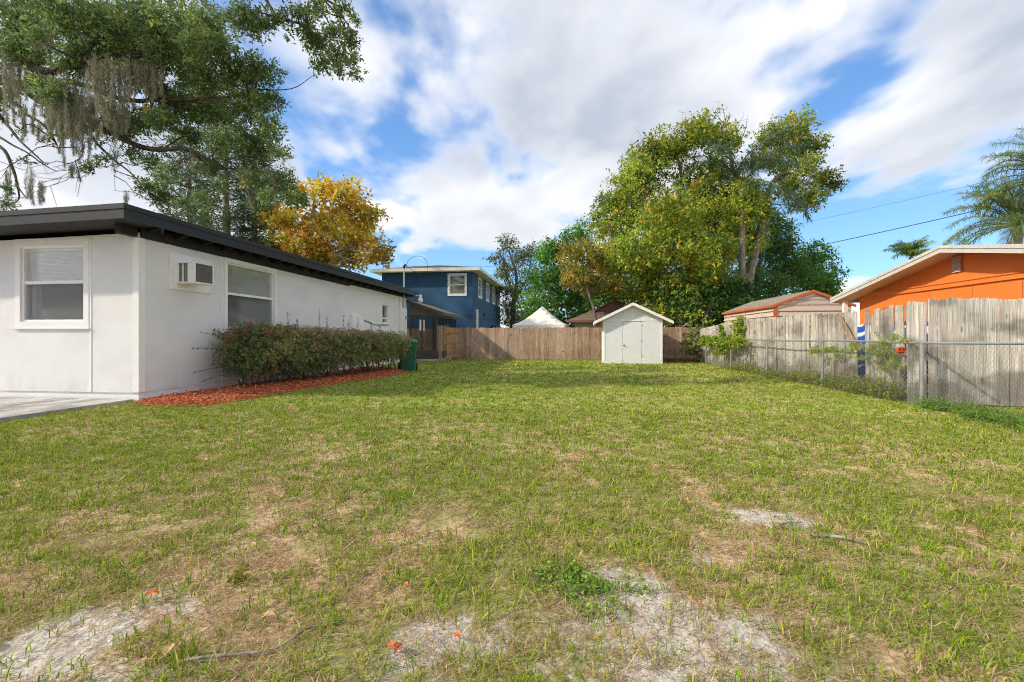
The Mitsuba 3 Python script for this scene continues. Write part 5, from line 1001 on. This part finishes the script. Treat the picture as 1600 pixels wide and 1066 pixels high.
vp = [(5.93 + Rw.normal() * .05, y, .95 + Rw.normal() * .08, .25, .15) for y in np.arange(16.6, 21.4, .11)] + [(6.2, 17.8 + Rw.normal() * .3, 1.0 + k * .1, .22, .2) for k in range(7)] + [(6.25, 17.3 + k * .04, .9 + k * .12, .15, .2) for k in range(8)] + [(6.2, 19.6 + Rw.normal() * .15, 1.0 + k * .09, .16, .15) for k in range(7)] + [(5.95, 18.5 + Rw.normal() * .3, .5 + .06 * k, .25, .12) for k in range(6)]
weed('creeping_vine', 'bright green vine tumbling over the far end of the chain link rail', vp, Rw, .2, .085, VG, 9, cat='vine', w=.7)
weed('rail_vine', 'small vine strands hanging on the rail near the fence gap', [(5.95, y, .85 + Rw.normal() * .12, .16, .12) for y in np.arange(9.0, 12.2, .17)] + [(6.2, 9.9 + Rw.normal() * .2, .5 + .07 * k, .14, .15) for k in range(7)], Rw, .2, .05, VG, 6, cat='vine', w=.4)
weed('corner_bush', 'small leafy bush beside the trunk in the far fence corner', [(6.2 + Rw.normal() * .25, 23.2 + Rw.normal() * .2, .1 + k * .17, .35, .3) for k in range(9)], Rw, .3, .11, [(.09, .17, .05), (.15, .24, .06), (.24, .28, .06)], 12, cat='bush', w=.5)
weed('tall_grass', 'taller grass tuft left uncut under the chain link by the frame edge', [(6.0 + Rw.normal() * .12, y, 0, .18, Rw.uniform(.1, .2)) for y in np.arange(5.6, 8.6, .1)], Rw, .2, .10, [(.18, .32, .06), (.24, .37, .07), (.14, .25, .06)], 10, cat='grass', w=.12)
weed('broadleaf_weed', 'leafy broadleaf weed patch in the bare sand of the foreground', [(.06 + Rw.normal() * .10, 2.2 + Rw.normal() * .09, 0, .07, .045) for k in range(16)], Rw, .05, .024, [(.24, .40, .06), (.19, .33, .06), (.34, .42, .09)], 5, w=.6)
weed('yellowing_weed', 'small yellowing seedling in the sand on the west side', [(-1.62, 2.05, 0, .03, .05)], Rw, .05, .03, [(.30, .26, .04), (.22, .24, .04)], 5, w=.55)

# ------------------------------------------------------------------ fallen leaves and sticks
LEAVES = [(-.69, 1.64, 0, 'clay red', .06), (-.64, 1.61, 1, 'clay red', .05), (-.42, 1.72, 2, 'orange', .035), (-1.86, 1.86, 3, 'orange', .05), (-1.5, 1.55, 4, 'tan', .07), (-1.28, 1.75, 5, 'tan', .06), (-2.15, 3.1, 6, 'tan', .07), (.55, 2.05, 1, 'orange', .03), (-.75, 2.05, 2, 'orange', .03), (-2.25, 1.5, 4, 'tan', .07), (-3.4, 3.9, 2, 'tan', .06)]
WHERE = ['larger of two clay red leaves on the bare sand', 'smaller of two clay red leaves on the bare sand', 'orange leaf lying by a grass tuft near the clay red pair', 'bright orange leaf on the western sand patch', 'curled tan leaf beside the thin stick', 'flat tan leaf on straw beyond the thin stick', 'pale tan leaf in the thicker western grass', 'tiny orange leaf beside the broadleaf weed', 'tiny orange leaf among straw short of the weed patch', 'tan leaf at the western edge of the sandy patch', 'tan leaf far out in the western lawn']
CL = {'clay red': (.46, .13, .05), 'orange': (.62, .17, .03), 'tan': (.46, .31, .17)}
for (x, y, a, cn, L), lab in zip(LEAVES, WHERE):
    k = thing('fallen_leaf', lab, 'leaf'); n = 9; t = np.linspace(0, 1, n); wv = L * .55 * np.sin(np.pi * np.clip(t, .02, .98)) ** .8
    v = []; 
    for i in range(n):
        for s in (-1, 0, 1): v.append((t[i] * L, s * wv[i] * .5, .012 + .012 * abs(s) * (i % 2) * .3 + .010 * abs(s) + .012 * math.sin(t[i] * 3)))
    f = [[i * 3 + j, (i + 1) * 3 + j, (i + 1) * 3 + j + 1, i * 3 + j + 1] for i in range(n - 1) for j in range(2)]
    v, f = move((np.array(v), np.array(f)), a * 1.3, (x, y, float(gz(np.array(x), np.array(y))) + .012))
    solo(k, (v, f), 'm_leaf_opaque', True, color=np.array(CL[cn]) * Rw.uniform(.85, 1.15, (len(v), 1)))
def stick(label, pts, r):
    k = thing('fallen_stick', label, 'stick'); q = smooth_line([(x, y, float(gz(np.array(x), np.array(y))) + .012 + dz, rr) for (x, y, dz), rr in zip(pts, r)], 6); solo(k, tube(q[:, :3], q[:, 3], 6), 'm_bark_pale', True)
stick('thin pale curved stick lying on the western sand patch', [(-1.42, 1.5, 0), (-1.3, 1.52, .01), (-1.12, 1.6, .0), (-1.05, 1.72, .01), (-.98, 1.76, 0)], [.006, .006, .005, .004, .002])
stick('dark short stick lying by the small sand patch toward the chain link', [(1.45, 2.95, 0), (1.6, 2.92, .012), (1.72, 2.86, 0)], [.008, .01, .004])
stick('forked grey stick beside the small sand patch', [(1.28, 3.05, 0), (1.38, 3.12, .01), (1.5, 3.16, 0)], [.004, .008, .004])

# ------------------------------------------------------------------ overhead wires
def cable(label, p, q, sag, r):
    k = thing('power_cable', label, 'cable'); t = np.linspace(0, 1, 30)[:, None]; P = np.array(p) * (1 - t) + np.array(q) * t; P[:, 2] -= sag * 4 * (t * (1 - t))[:, 0]; solo(k, tube(P, r, 6), 'm_wire')
cable('thick power cable sloping across the blue sky to the palms', (9.5, 31.5, 5.9), (24.5, 22.0, 8.35), .2, .020)
cable('thin upper cable crossing the blue sky beyond the trees', (10.5, 34, 8.1), (25.5, 24.0, 9.9), .15, .007)
cable('service drop running from the mast to the trees behind the blue house', (XW + .25, 20.82, 4.58), (2.0, 46, 9.0), .3, .010)
